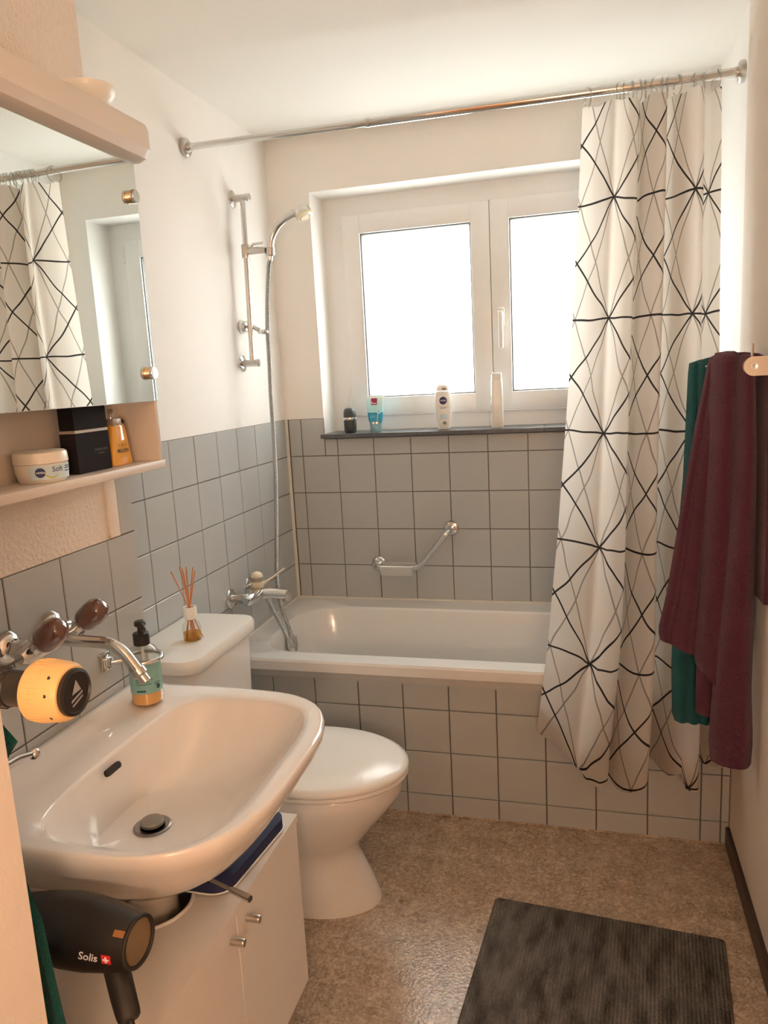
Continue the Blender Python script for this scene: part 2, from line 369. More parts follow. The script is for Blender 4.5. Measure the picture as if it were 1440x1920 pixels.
def interp(xs, ys, x):
    if x <= xs[0]: return ys[0]
    for i in range(len(xs) - 1):
        if x <= xs[i + 1]:
            t = (x - xs[i]) / (xs[i + 1] - xs[i]); return ys[i] * (1 - t) + ys[i + 1] * t
    return ys[-1]
def radial(poly, c, n):
    """resample a star-shaped polygon at n even angles about c"""
    out = []; m = len(poly)
    for k in range(n):
        a = 2 * pi * k / n; d = (cos(a), sin(a)); best = None
        for i in range(m):
            x1, y1 = poly[i][0] - c[0], poly[i][1] - c[1]; x2, y2 = poly[(i + 1) % m][0] - c[0], poly[(i + 1) % m][1] - c[1]
            den = d[0] * (y2 - y1) - d[1] * (x2 - x1)
            if abs(den) < 1e-12: continue
            t = (x1 * (y2 - y1) - y1 * (x2 - x1)) / den; s = (x1 * d[1] - y1 * d[0]) / den
            if t > 0 and -1e-6 <= s <= 1 + 1e-6 and (best is None or t > best): best = t
        out.append((c[0] + d[0] * best, c[1] + d[1] * best))
    return out
def text(name, s, size, fn, m, parent, align='CENTER', shear=0.0, bold=0.0):
    """lettering mesh; fn maps (x, y) in metres on the print to a world point"""
    cu = bpy.data.curves.new('lettering', 'FONT'); cu.body = s; cu.size = size; cu.align_x = align; cu.align_y = 'CENTER'; cu.shear = shear; cu.offset = bold; cu.resolution_u = 3
    o = bpy.data.objects.new('lettering', cu); COL.objects.link(o)
    bpy.context.view_layer.update()
    me = o.to_mesh(); vs = [fn(v.co.x, v.co.y) for v in me.vertices]; fs = [tuple(p.vertices) for p in me.polygons]
    o.to_mesh_clear(); bpy.data.objects.remove(o); bpy.data.curves.remove(cu)
    return mk(name, vs, fs, m, parent, smooth=False)
def patch(name, u0, u1, v0, v1, fn, m, parent, nu=10, nv=2, r=0.0):
    """rectangular print laid on a surface through fn; r rounds its corners"""
    if r > 0:
        poly = rrect((u0 + u1) / 2, (v0 + v1) / 2, (u1 - u0) / 2, (v1 - v0) / 2, r, 6); poly = [p for p in poly]
        c = ((u0 + u1) / 2, (v0 + v1) / 2); rings = [[fn(c[0] + (p[0] - c[0]) * t, c[1] + (p[1] - c[1]) * t) for p in poly] for t in (1, 0.75, 0.5, 0.25, 0.05)]
        g = G().loft(rings, False, True); return g.mk(name, m, parent, smooth=True)
    vs = []; fs = []
    for j in range(nv + 1):
        for i in range(nu + 1): vs.append(fn(u0 + (u1 - u0) * i / nu, v0 + (v1 - v0) * j / nv))
    for j in range(nv):
        for i in range(nu): a = j * (nu + 1) + i; fs.append((a, a + 1, a + nu + 2, a + nu + 1))
    return mk(name, vs, fs, m, parent, smooth=True)
def disc(name, u, v, r, fn, m, parent, n=28):
    rings = [[fn(u + r * t * cos(2 * pi * k / n), v + r * t * sin(2 * pi * k / n)) for k in range(n)] for t in (1, 0.66, 0.33, 0.05)]
    return G().loft(rings, False, True).mk(name, m, parent)

# ------------------------------------------------------------------ tiles
TM = {}
TGAP = 0.0032; TT = 0.007
def tile_mesh(w, h):
    key = (round(w, 4), round(h, 4))
    if key in TM: return TM[key]
    c = 0.0013; vs = []
    for ins, z in ((0, 0), (0, TT - c), (c, TT)):
        vs += [(ins, ins, z), (w - ins, ins, z), (w - ins, h - ins, z), (ins, h - ins, z)]
    fs = [(8, 9, 10, 11)]
    for a in (0, 4):
        for i in range(4): j = (i + 1) % 4; fs.append((a + i, a + j, a + 4 + j, a + 4 + i))
    me = bpy.data.meshes.new('tile'); me.from_pydata(vs, [], fs); me.materials.append(M['tile']); TM[key] = me
    return me
def tiles(parent, fn_axes, us, vs, skip=None):
    """fn_axes: (origin, u axis, v axis, normal); tile fronts end at origin plane"""
    o, ua, va, na = [Vector(a) for a in fn_axes]
    for i in range(len(us) - 1):
        for j in range(len(vs) - 1):
            u0, u1, v0, v1 = us[i], us[i + 1], vs[j], vs[j + 1]
            if skip and skip(u0, u1, v0, v1): continue
            w = u1 - u0 - TGAP; h = v1 - v0 - TGAP
            if w < 0.004 or h < 0.004: continue
            ob = bpy.data.objects.new('tile', tile_mesh(w, h)); COL.objects.link(ob); ob.parent = parent
            p = o + ua * (u0 + TGAP / 2) + va * (v0 + TGAP / 2) - na * (TT + random.uniform(0, 0.0005))
            rz = Matrix.Rotation(random.uniform(-0.002, 0.002), 4, 'X') @ Matrix.Rotation(random.uniform(-0.002, 0.002), 4, 'Y')
            ob.matrix_local = Matrix(((ua.x, va.x, na.x, p.x), (ua.y, va.y, na.y, p.y), (ua.z, va.z, na.z, p.z), (0, 0, 0, 1))) @ rz
def struct(name, g, m, **k):
    o = g.mk(name, m, None, smooth=False, origin=(0, 0, 0)); o['kind'] = 'structure'; return o
def edges(start, lo, hi):
    """joint positions start + k*PT clipped to lo..hi, with the ends"""
    k0 = math.ceil((lo - start) / PT - 1e-6); out = [lo]
    x = start + k0 * PT
    while x < hi - 1e-6:
        if x > lo + 1e-4: out.append(x)
        x += PT
    out.append(hi); return out

# ------------------------------------------------------------------ room shell
struct('floor', G().box((-0.2, FY - 0.1, -0.1), (W + 0.2, 0.05, 0.0)), 'floor')
struct('ceiling', G().box((-0.2, FY - 0.1, CEIL), (W + 0.2, 0.45, CEIL + 0.1)), 'ceil')
WX0, WX1, WZ0, WZ1 = 0.165, 1.512, 1.20, 2.157      # window opening
wb = struct('wall_back', G().box((-0.2, 0.004, -0.1), (WX0, 0.30, CEIL)).box((WX1, 0.004, -0.1), (W + 0.2, 0.30, CEIL)).box((WX0, 0.004, -0.1), (WX1, 0.30, WZ0)).box((WX0, 0.004, WZ1), (WX1, 0.30, CEIL)), 'paint')
wl = struct('wall_left', G().box((-0.2, CY - 0.02, -0.1), (-0.004, 0.05, CEIL)), 'paint')
wc = struct('wall_basin', G().box((-0.2, NY - 0.02, -0.1), (CX - 0.004, CY, CEIL)), 'plaster')
we = struct('wall_entrance', G().box((-0.2, FY - 0.1, -0.1), (NX, NY, CEIL)), 'plaster_fine')
struct('wall_right', G().box((W, FY - 0.1, -0.1), (W + 0.2, -0.60, CEIL)), 'plaster_fine')
wr = struct('wall_bath_right', G().box((W + 0.010, -0.60, -0.1), (W + 0.2, 0.05, CEIL)), 'paint')
wf = struct('wall_front', G().box((-0.2, FY - 0.1, -0.1), (W + 0.2, FY, CEIL)), 'plaster_fine')
YF = -0.657
wp = struct('wall_bath_front', G().box((0.0, YF + 0.008, 0.0), (W + 0.01, YF + 0.02, 0.503)), 'grout')
# grout beds
def grout(parent, lo, hi): G().box(lo, hi).mk('grout', 'grout', parent, smooth=False)
ZT = ZA + 2 * PT
grout(wb, (0.0, 0.0022, 0.50), (WX0, 0.0045, ZT)); grout(wb, (WX0, 0.0022, 0.50), (W, 0.0045, 1.208))
grout(wl, (-0.0045, CY, 0.0), (-0.0022, 0.0, ZT))
grout(wc, (CX - 0.0045, NY, 0.62), (CX - 0.0022, CY - 0.003, 1.1406)); grout(wc, (CX - 0.0045, -1.532, 1.14), (CX - 0.0022, CY - 0.003, 1.30))
zrows = edges(ZA, 0.535, ZT)
xs_b = edges(0.0659, 0.012, W - 0.006)
tiles(wb, ((0, 0, 0), (1, 0, 0), (0, 0, 1), (0, -1, 0)), xs_b, [z for z in zrows if z < 1.15])
tiles(wb, ((0, 0, 0), (1, 0, 0), (0, 0, 1), (0, -1, 0)), [x for x in xs_b if x < 0.07], [1.1406, ZT])
tiles(wb, ((0, 0, 0), (1, 0, 0), (0, 0, 1), (0, -1, 0)), [0.0659, WX0], [1.1406, ZT])
tiles(wb, ((0, 0, 0), (1, 0, 0), (0, 0, 1), (0, -1, 0)), [WX0, 0.2179], [1.1406, 1.210])
tiles(wb, ((0, 0, 0), (1, 0, 0), (0, 0, 1), (0, -1, 0)), [x for x in xs_b if x > 0.2], [1.1406, 1.210])
tiles(wb, ((WX0, 0, 0), (0, 1, 0), (0, 0, 1), (1, 0, 0)), [0.008, 0.150], [1.236, ZT])      # tiled return in the window reveal
tiles(wl, ((0, 0, 0), (0, 1, 0), (0, 0, 1), (1, 0, 0)), edges(-1.0615, CY + 0.002, -0.004), edges(ZA, 0.002, ZT))
tiles(wc, ((CX, 0, 0), (0, 1, 0), (0, 0, 1), (1, 0, 0)), [-2.28, -2.176, -2.025, -1.874, -1.727, -1.578, CY - 0.002], edges(ZA, 0.63, 1.1406))
tiles(wc, ((CX, 0, 0), (0, 1, 0), (0, 0, 1), (1, 0, 0)), [-1.530, CY - 0.002], [1.1406, 1.2926])
G().bbox((CX - 0.004, -1.565, 1.1420), (CX + 0.002, -1.533, 1.30), 0.0015).mk('plaster_edge', 'plaster_fine', wc)
tiles(wp, ((0, YF, 0), (1, 0, 0), (0, 0, 1), (0, -1, 0)), [0.004] + [0.1555 + k * PT for k in range(10)] + [1.580, W - 0.001], [0.002, 0.0735, 0.2255, 0.374, 0.503])
tiles(wr, ((W + 0.004, 0, 0), (0, 1, 0), (0, 0, 1), (-1, 0, 0)), edges(-0.075, -0.59, -0.004), edges(ZA, 0.535, ZT))
# sealant lines
tr = struct('trim_1', G().bbox((-0.001, -0.010, 0.53), (0.010, 0.001, ZT), 0.002).bbox((0.0, -0.008, 0.534), (W, 0.001, 0.546), 0.002), 'grout_w')
tr2 = struct('trim_2', G().bbox((-0.001, -0.70, 0.534), (0.007, 0.0, 0.545), 0.002), 'grout_w')
struct('trim_3', G().bbox((0.24, YF - 0.004, 0.0), (W, YF + 0.004, 0.006), 0.0015), 'floor')
bb = struct('baseboard_right', G().bbox((W - 0.012, FY, 0.0), (W + 0.001, YF - 0.001, 0.062), 0.003), 'base')
# door added unseen behind the camera; its wood bounces warm light
dr = struct('door_1', G().bbox((0.63, FY, 0.0), (1.27, FY + 0.035, 2.02), 0.004), 'wood')
G().tube(fillet([(1.22, FY + 0.03, 1.03), (1.22, FY + 0.085, 1.03), (1.11, FY + 0.085, 1.03)], 0.02), 0.009).mk('door_handle', 'steel', dr)

# ------------------------------------------------------------------ window
WD = 0.155
wn = struct('window_1', G().box((WX0, WD, 1.20), (0.245, WD + 0.07, WZ1)).box((1.432, WD, 1.20), (WX1, WD + 0.07, WZ1)).box((0.245, WD, 1.20), (1.432, WD + 0.07, 1.288)).box((0.245, WD, 2.088), (1.432, WD + 0.07, WZ1)), 'pvc')
def sash(x0, x1):
    z0, z1 = 1.290, 2.086; b = 0.073
    g = G()
    g.bbox((x0, WD - 0.016, z0), (x0 + b, WD + 0.05, z1), 0.004); g.bbox((x1 - b, WD - 0.016, z0), (x1, WD + 0.05, z1), 0.004)
    g.bbox((x0 + b - 0.004, WD - 0.016, z0), (x1 - b + 0.004, WD + 0.05, z0 + b), 0.004); g.bbox((x0 + b - 0.004, WD - 0.016, z1 - b), (x1 - b + 0.004, WD + 0.05, z1), 0.004)
    s = g.mk('sash', 'pvc', wn)
    gk = G(); a = 0.0045; y0, y1 = WD - 0.008, WD + 0.03
    ix0, ix1, iz0, iz1 = x0 + b, x1 - b, z0 + b, z1 - b
    gk.box((ix0, y0, iz0), (ix0 + a, y1, iz1)).box((ix1 - a, y0, iz0), (ix1, y1, iz1)).box((ix0, y0, iz0), (ix1, y1, iz0 + a)).box((ix0, y0, iz1 - a), (ix1, y1, iz1))
    gk.mk('gasket', 'gasket', s, smooth=False)
    G().box((ix0 + 0.002, WD + 0.012, iz0 + 0.002), (ix1 - 0.002, WD + 0.018, iz1 - 0.002)).mk('pane', 'pane', s, smooth=False)
    return s
s1 = sash(0.246, 0.8365); s2 = sash(0.8385, 1.431)
h = G().bbox((0.862, WD - 0.028, 1.615), (0.888, WD - 0.014, 1.685), 0.004); h.mk('handle_plate', 'white_pl', s2)
G().tube([(0.875, WD - 0.02, 1.660), (0.875, WD - 0.045, 1.660)], 0.010).bbox((0.866, WD - 0.058, 1.530), (0.884, WD - 0.040, 1.672), 0.006, 3).mk('handle', 'white_pl', s2)
for z in (2.03, 1.36):
    G().tube([(0.241, WD - 0.010, z - 0.035), (0.241, WD - 0.010, z - 0.012)], 0.007).tube([(0.241, WD - 0.010, z - 0.011), (0.241, WD - 0.010, z + 0.018)], 0.007).tube([(0.241, WD - 0.010, z + 0.019), (0.241, WD - 0.010, z + 0.035)], 0.007).mk('hinge', 'pvc', wn)
    G().tube([(1.436, WD - 0.010, z - 0.035), (1.436, WD - 0.010, z + 0.035)], 0.007).mk('hinge', 'pvc', wn)
sl = struct('window_sill', G().bbox((0.158, -0.030, 1.2125), (0.56, WD, 1.229), 0.002).bbox((0.561, -0.030, 1.2125), (1.04, WD, 1.229), 0.002).bbox((1.041, -0.030, 1.2125), (WX1, WD, 1.229), 0.002), 'sill')
SZ = 1.2290

# ------------------------------------------------------------------ bathtub
tub = thing('bathtub', (0.80, -0.35, 0.0), 'white enamel bathtub with a broad flat rim behind the tiled panel', 'bathtub')
N = 96; tc_ = (0.805, -0.36)
outer = radial([(0.002, -0.705), (W, -0.705), (W, -0.002), (0.002, -0.002)], tc_, N)
def trr(x0, x1, y0, y1, r): return radial(rrect((x0 + x1) / 2, (y0 + y1) / 2, (x1 - x0) / 2, (y1 - y0) / 2, r, 10), tc_, N)
def R(poly, z): return [(x, y, z) for x, y in poly]
G().loft([R(trr(0.02, W - 0.02, -0.64, -0.02, 0.02), 0.44), R(trr(0.012, W - 0.002, -0.690, -0.004, 0.004), 0.503), R(outer, 0.5035), R(outer, 0.533), R(trr(0.007, W - 0.002, -0.699, -0.004, 0.006), 0.540),
          R(trr(0.085, 1.52, -0.632, -0.112, 0.13), 0.540), R(trr(0.094, 1.512, -0.624, -0.120, 0.135), 0.533), R(trr(0.105, 1.50, -0.615, -0.128, 0.135), 0.505),
          R(trr(0.14, 1.44, -0.60, -0.15, 0.14), 0.34), R(trr(0.17, 1.38, -0.58, -0.17, 0.14), 0.20), R(trr(0.22, 1.32, -0.54, -0.21, 0.12), 0.148), R(trr(0.40, 1.15, -0.45, -0.28, 0.08), 0.138)], cap0=False).mk('tub_shell', 'enamel', tub, angle=32)
ov = G().lathe([(0.0, 0.012), (0.030, 0.012), (0.037, 0.006), (0.038, 0.0)][::-1], (0.118, -0.385, 0.475), (1, 0, 0.25)).mk('overflow_plate', 'chrome', tub)
G().bbox((0.132, -0.389, 0.45), (0.142, -0.381, 0.505), 0.003).mk('overflow_knob', 'steel', ov)
G().lathe([(0.03, 0.0), (0.03, 0.004), (0.0, 0.005)], (0.36, -0.37, 0.1395)).mk('drain', 'chrome', tub)

# ------------------------------------------------------------------ bath mixer on the left wall
mx = thing('bath_mixer_tap', (0.0, -0.535, 0.70), 'chrome bath mixer with an ivory knob on the left wall above the tub', 'tap')
for y in (-0.612, -0.462):
    G().lathe([(0.034, 0.0), (0.034, 0.004), (0.026, 0.010), (0.014, 0.012)], (0.0, y, 0.717), (1, 0, 0)).mk('wall_rosette', 'chrome', mx)
    G().tube([(0.008, y, 0.717), (0.055, y, 0.717)], 0.013).lathe([(0.018, 0), (0.018, 0.02)], (0.035, y, 0.717), (1, 0, 0), n=6).mk('union', 'steel', mx)
G().tube([(0.068, -0.635, 0.715), (0.068, -0.625, 0.715), (0.068, -0.575, 0.712), (0.068, -0.50, 0.712), (0.068, -0.45, 0.715), (0.068, -0.44, 0.715)], [0.012, 0.020, 0.022, 0.024, 0.021, 0.012], 20).mk('body', 'chrome', mx)
G().tube([(0.072, -0.52, 0.712), (0.11, -0.515, 0.712), (0.150, -0.51, 0.708), (0.166, -0.508, 0.705)], [0.022, 0.020, 0.018, 0.018], 18).mk('spout', 'chrome', mx)
G().lathe([(0.015, -0.012), (0.016, 0.014)], (0.166, -0.508, 0.696)).mk('aerator', 'steel', mx)
kb = G().lathe([(0.020, 0.0), (0.023, 0.004), (0.023, 0.024)], (0.064, -0.522, 0.732)).mk('knob_base', 'ivory', mx)
G().lathe([(0.0225, 0.0), (0.0225, 0.016)], (0.064, -0.522, 0.756)).mk('knob_ring', 'band', kb)
G().lathe([(0.021, 0.0), (0.020, 0.007), (0.014, 0.014), (0.006, 0.018), (0.0, 0.0185)], (0.064, -0.522, 0.772)).mk('knob_cap', 'ivory', kb)
G().tube([(0.078, -0.515, 0.744), (0.110, -0.49, 0.762), (0.145, -0.46, 0.788)], [0.007, 0.005, 0.005]).mk('lever', 'chrome', mx)
G().lathe([(0.011, 0.0), (0.011, 0.022)], (0.085, -0.487, 0.672)).mk('hose_outlet', 'chrome', mx)

# ------------------------------------------------------------------ shower rail, hand shower, hose, spare wall bracket
BX = 0.036
def rail_pt(z): t = (z - 1.525) / (2.08 - 1.525); return Vector((BX, -0.352 + 0.027 * t, z))
sr = thing('shower_rail', (0.0, -0.338, 1.50), 'chrome shower slide rail fixed upright on the white left wall', 'shower rail')
for z in (1.518, 2.086):
    y = rail_pt(z).y
    br = G().lathe([(0.030, 0.0), (0.029, 0.004), (0.018, 0.008), (0.012, 0.009)], (-0.004, y, z), (1, 0, 0)).mk('wall_rosette', 'chrome', sr)
    G().lathe([(0.0125, 0.006), (0.0125, 0.058), (0.0135, 0.060), (0.0135, 0.066), (0.011, 0.068), (0.0, 0.068)], (-0.004, y, z), (1, 0, 0), n=20).mk('bracket_arm', 'steel', br)
G().tube([rail_pt(1.518), rail_pt(1.8), rail_pt(2.086)], 0.0092, 16).mk('bar', 'chrome', sr)
sz = 1.905; sp = rail_pt(sz)
sld = G().lathe([(0.014, 0.0), (0.0145, 0.003), (0.0145, 0.042), (0.014, 0.045)], (sp.x, sp.y, sz - 0.022)).tube([(sp.x + 0.01, sp.y, sz), (sp.x + 0.045, sp.y, sz), (sp.x + 0.074, sp.y + 0.004, sz - 0.002)], [0.013, 0.0125, 0.010]).mk('slider', 'steel', sr)
G().tube([(sp.x + 0.02, sp.y, sz + 0.012), (sp.x + 0.03, sp.y, sz + 0.022), (sp.x + 0.066, sp.y, sz + 0.024)], [0.004, 0.0045, 0.004], 10).mk('clamp_lever', 'chrome', sld)
JX, JY = 0.124, -0.322
G().lathe([(0.012, 0.0), (0.0165, 0.004), (0.0165, 0.028), (0.012, 0.032)], (JX, JY, 1.882), (0.02, 0, 1)).mk('holder_cone', 'steel', sld)
hs = thing('hand_shower', (JX, JY, 1.87), 'chrome hand shower with ivory spray face held on the slide rail', 'shower head')
hp = catmull([(0.121, JY, 1.868), (0.125, JY, 1.90), (0.132, JY, 1.94), (0.156, JY, 1.978), (0.192, JY, 2.004), (0.226, JY, 2.018)], 6)
G().tube(hp, [0.009 + 0.004 * min(1, i / 8) for i in range(len(hp))], 16).mk('handle', 'chrome', hs)
dn = Vector((0.42, -0.12, -0.90)).normalized()
hc = Vector((0.258, JY, 2.010))
G().lathe([(0.0, 0.026), (0.016, 0.024), (0.027, 0.016), (0.031, 0.004), (0.031, -0.002)], hc, -dn, sx=1.0, sy=1.0).mk('head_shell', 'chrome', hs)
fc = G().lathe([(0.0305, 0.0), (0.030, 0.010), (0.024, 0.013), (0.0, 0.0135)], hc, dn).mk('spray_face', 'ivory', hs)
nz = G()
for k in range(14):
    a = 2 * pi * k / 14; x = dn.cross(Vector((0, 1, 0))).normalized(); y = dn.cross(x)
    p = hc + dn * 0.0125 + (x * cos(a) + y * sin(a)) * 0.018
    nz.lathe([(0.0022, 0), (0.0016, 0.003)], p, dn, n=8)
nz.mk('spray_nozzles', 'holder', fc)
hp2 = catmull([(0.121, JY, 1.87), (0.114, JY, 1.845), (0.100, JY, 1.74), (0.091, JY, 1.63), (0.088, JY, 1.517), (0.086, JY - 0.004, 1.40), (0.086, JY - 0.008, 1.228), (0.081, -0.33, 1.09), (0.068, -0.33, 0.888), (0.062, -0.345, 0.72), (0.082, -0.37, 0.61), (0.122, -0.405, 0.535), (0.142, -0.432, 0.49), (0.146, -0.455, 0.50), (0.130, -0.474, 0.56), (0.103, -0.484, 0.63), (0.086, -0.487, 0.672)], 8)
tag(G().tube(hp2, 0.0078, 12).mk('shower_hose', 'hose'), 'ribbed metal shower hose hanging from hand shower down to bath mixer', 'hose')
wbk = thing('shower_wall_bracket', (0.0, -0.332, 1.62), 'small chrome wall holder with an open cradle beside the slide rail', 'wall bracket')
G().lathe([(0.024, 0.0), (0.024, 0.006), (0.019, 0.020), (0.012, 0.024)], (-0.004, -0.334, 1.648), (1, 0, 0)).mk('wall_rosette', 'chrome', wbk)
G().tube([(0.015, -0.334, 1.648), (0.040, -0.335, 1.646), (0.066, -0.336, 1.632)], [0.008, 0.007, 0.008]).mk('arm', 'steel', wbk)
cr = []
for k in range(15):
    a = radians(40 + 280 * k / 14); cr.append(Vector((0.080 + 0.013 * cos(a + pi), -0.336 + 0.013 * sin(a + pi), 1.625)))
G().tube(cr, 0.0075, 10).mk('cradle', 'chrome', wbk)

# ------------------------------------------------------------------ grab bar with soap dish
gb = thing('grab_bar', (0.52, 0.0, 0.66), 'bent chrome grab bar with soap tray on the tiled wall below the window', 'grab bar')
for x, z in ((0.672, 0.841), (0.366, 0.692)):
    G().lathe([(0.030, 0.0), (0.030, 0.004), (0.026, 0.009), (0.017, 0.011), (0.016, 0.016)], (x, 0.0, z), (0, -1, 0)).mk('wall_rosette', 'chrome', gb)
G().tube(fillet([(0.672, -0.004, 0.841), (0.672, -0.060, 0.841), (0.546, -0.062, 0.690), (0.366, -0.062, 0.690), (0.366, -0.004, 0.692)], 0.035, 8), 0.0115, 16).mk('bar', 'chrome', gb)
sdz = [rrect(0.458, -0.054, 0.066, 0.036, 0.012, 4), rrect(0.458, -0.054, 0.074, 0.042, 0.012, 4), rrect(0.458, -0.054, 0.070, 0.038, 0.011, 4), rrect(0.458, -0.054, 0.063, 0.032, 0.010, 4)]
sd = G().loft([R(sdz[0], 0.664), R(sdz[1], 0.702), R(sdz[2], 0.702), R(sdz[3], 0.669)]).mk('soap_dish', 'frost', gb)
G().bbox((0.44, -0.07, 0.670), (0.485, -0.035, 0.684), 0.005, 3).mk('soap', 'white_pl', sd)

# ------------------------------------------------------------------ curtain rod, rings, curtain
RL, RR = Vector((0.0, -0.640, 2.175)), Vector((W, -0.556, 2.187))
rod = thing('curtain_rod', RL, 'telescopic chrome curtain rod spanning the room above the bathtub', 'curtain rod')
jn = RL.lerp(RR, 0.36)
G().tube([RL, jn], 0.0105, 18).mk('thin_tube', 'chrome', rod)
G().tube([jn, RR], 0.0128, 18).mk('thick_tube', 'chrome', rod)
G().lathe([(0.0135, 0), (0.0135, 0.01)], jn, RR - RL).mk('joint_collar', 'steel', rod)
for p, d in ((RL + Vector((-0.004, 0, 0)), 1), (RR, -1)):
    G().lathe([(0.027, 0.0), (0.028, 0.004), (0.028, 0.012), (0.024, 0.016), (0.014, 0.017), (0.014, 0.024)], p, (d, 0, 0)).mk('end_rosette', 'steel', rod)
def rod_at(x): return RL.lerp(RR, x / W)

# curtain cross-section, (across 0..1, depth toward the room in m)
sec = [(0.0, 0.000), (0.10, 0.010), (0.20, 0.030), (0.258, 0.046), (0.33, 0.030), (0.40, 0.022), (0.425, 0.006), (0.37, -0.022), (0.30, -0.030), (0.29, -0.046), (0.36, -0.052), (0.42, -0.020), (0.47, 0.026), (0.54, 0.052), (0.595, 0.056), (0.612, 0.036), (0.56, 0.000), (0.49, -0.024), (0.50, -0.046), (0.58, -0.050), (0.64, -0.024),
       (0.70, 0.014), (0.76, 0.040), (0.83, 0.050), (0.875, 0.036), (0.85, 0.004), (0.77, -0.024), (0.78, -0.046), (0.86, -0.046), (0.91, -0.014), (0.955, 0.008), (1.0, 0.022)]
sec3 = catmull([(a, b, 0) for a, b in sec], 7)
left_z = [0.26, 0.367, 0.66, 0.95, 1.275, 1.605, 1.924, 2.141]; left_x = [1.030, 1.043, 1.086, 1.115, 1.137, 1.159, 1.179, 1.190]
bot_t = [0.0, 0.16, 0.27, 0.31, 0.38, 0.50, 0.60, 0.64, 0.72, 0.78, 0.80, 0.87, 0.90, 1.0]
bot_z = [0.378, 0.344, 0.318, 0.272, 0.244, 0.252, 0.284, 0.302, 0.296, 0.325, 0.285, 0.272, 0.31, 0.335]
NC = len(sec3); NR = 70
cv = []; cuv = []
# arc length across (reference width 0.42)
arc = [0.0]
for i in range(1, NC): arc.append(arc[-1] + sqrt(((sec3[i].x - sec3[i - 1].x) * 0.40) ** 2 + (sec3[i].y - sec3[i - 1].y) ** 2))
node_u = arc[21] / CUR_A                       # first fold ridge carries a node of the print
for r in range(NR + 1):
    t = r / NR
    for i in range(NC):
        a, dpt = sec3[i].x, sec3[i].y
        zb = interp(bot_t, bot_z, min(max(a, 0), 1)) + 0.35 * max(0.0, -dpt)
        tp = rod_at(1.19 + 0.36 * a)
        zt = tp.z - 0.040 + 0.004 * sin(40 * a)
        z = zb + (zt - zb) * t
        lx = interp(left_z, left_x, z); rx = 1.545 + 0.012 * (1 - t) 
        x = lx + (rx - lx) * a
        base_y = interp([0.2, 0.55, 0.72, 1.0, 1.4, 2.15], [-0.775, -0.770, -0.748, -0.672, -0.598, tp.y], z)
        k = interp([0, 0.5, 0.9, 1.0], [1.15, 1.05, 0.95, 0.75], t)
        wob = 0.006 * sin(5.0 * z + 9 * a) * (1 - t)
        cv.append((x + wob * 0.6, base_y - (dpt * 1.5 if dpt > 0 else dpt * 0.9) * k + wob, z))
        wv = 0.75 * (1 - t) ** 2; cuv.append((arc[i] / CUR_A - node_u, (1 - wv) * (z - 0.300) / CUR_B + wv * t * 5.80))
cf = []
for r in range(NR):
    for i in range(NC - 1): q = r * NC + i; cf.append((q, q + 1, q + NC + 1, q + NC))
cu = mk('shower_curtain', cv, cf, 'curtain', None, angle=80)
uvl = cu.data.uv_layers.new(name='fabric')
for lp in cu.data.loops: uvl.data[lp.index].uv = cuv[lp.vertex_index]
tag(cu, 'white shower curtain printed with black hand-drawn triangles, bunched at the right', 'curtain')
for k, fx in enumerate([1.205, 1.285, 1.300, 1.318, 1.340, 1.356, 1.378, 1.398, 1.412, 1.438, 1.482, 1.505, 1.535]):
    c = rod_at(fx); ti = random.uniform(-0.35, 0.35)
    tag(G().torus((c.x, c.y, c.z - 0.013), 0.0270, 0.0022, (cos(ti), sin(ti), 0), 22, 8).mk('curtain_ring', 'ringclear'), 'clear plastic ring carrying the patterned shower curtain on the chrome rod', 'curtain ring', 'clear curtain rings on the rod')

# ------------------------------------------------------------------ toilet
TY = -1.088
to = thing('toilet', (0.36, TY, 0.0), 'white close-coupled toilet with closed lid between basin and bathtub', 'toilet')
def egg(x0, x1, hw, n=40, back=0.35):
    """D-shaped plan: squarish toward the wall, round in front"""
    xm = x0 + (x1 - x0) * 0.46; out = []
    for k in range(n):
        a = 2 * pi * k / n; c, s = cos(a), sin(a)
        if c >= 0: out.append((xm + (x1 - xm) * c, TY + hw * s))
        else:
            e = 0.72; out.append((xm - (xm - x0) * abs(c) ** e, TY + hw * (1 if s > 0 else -1) * abs(s) ** (0.85)))
    return out
G().loft([R(egg(0.25, 0.634, 0.118), 0.0), R(egg(0.25, 0.632, 0.118), 0.012), R(egg(0.26, 0.612, 0.112), 0.06), R(egg(0.265, 0.582, 0.106), 0.125), R(egg(0.26, 0.572, 0.108), 0.155), R(egg(0.25, 0.592, 0.126), 0.19),
          R(egg(0.235, 0.642, 0.152), 0.25), R(egg(0.215, 0.690, 0.172), 0.31), R(egg(0.205, 0.712, 0.180), 0.345), R(egg(0.20, 0.716, 0.182), 0.378), R(egg(0.21, 0.706, 0.174), 0.384)]).mk('bowl', 'ceramic', to, angle=60)
G().loft([R(egg(0.245, 0.722, 0.186), 0.385), R(egg(0.24, 0.728, 0.190), 0.390), R(egg(0.245, 0.724, 0.187), 0.398)]).mk('seat_ring', 'seat', to, angle=60)
G().loft([R(egg(0.245, 0.724, 0.188), 0.3985), R(egg(0.24, 0.730, 0.192), 0.404), R(egg(0.242, 0.728, 0.191), 0.413), R(egg(0.26, 0.708, 0.176), 0.421), R(egg(0.33, 0.62, 0.11), 0.4245)]).mk('seat_lid', 'seat', to, angle=60)
for y in (TY - 0.075, TY + 0.075): G().bbox((0.232, y - 0.018, 0.385), (0.262, y + 0.018, 0.418), 0.006, 3).mk('hinge', 'seat', to)
tk0 = rrect(0.106, TY, 0.102, 0.178, 0.03, 6); tk1 = rrect(0.112, TY, 0.106, 0.186, 0.035, 6)
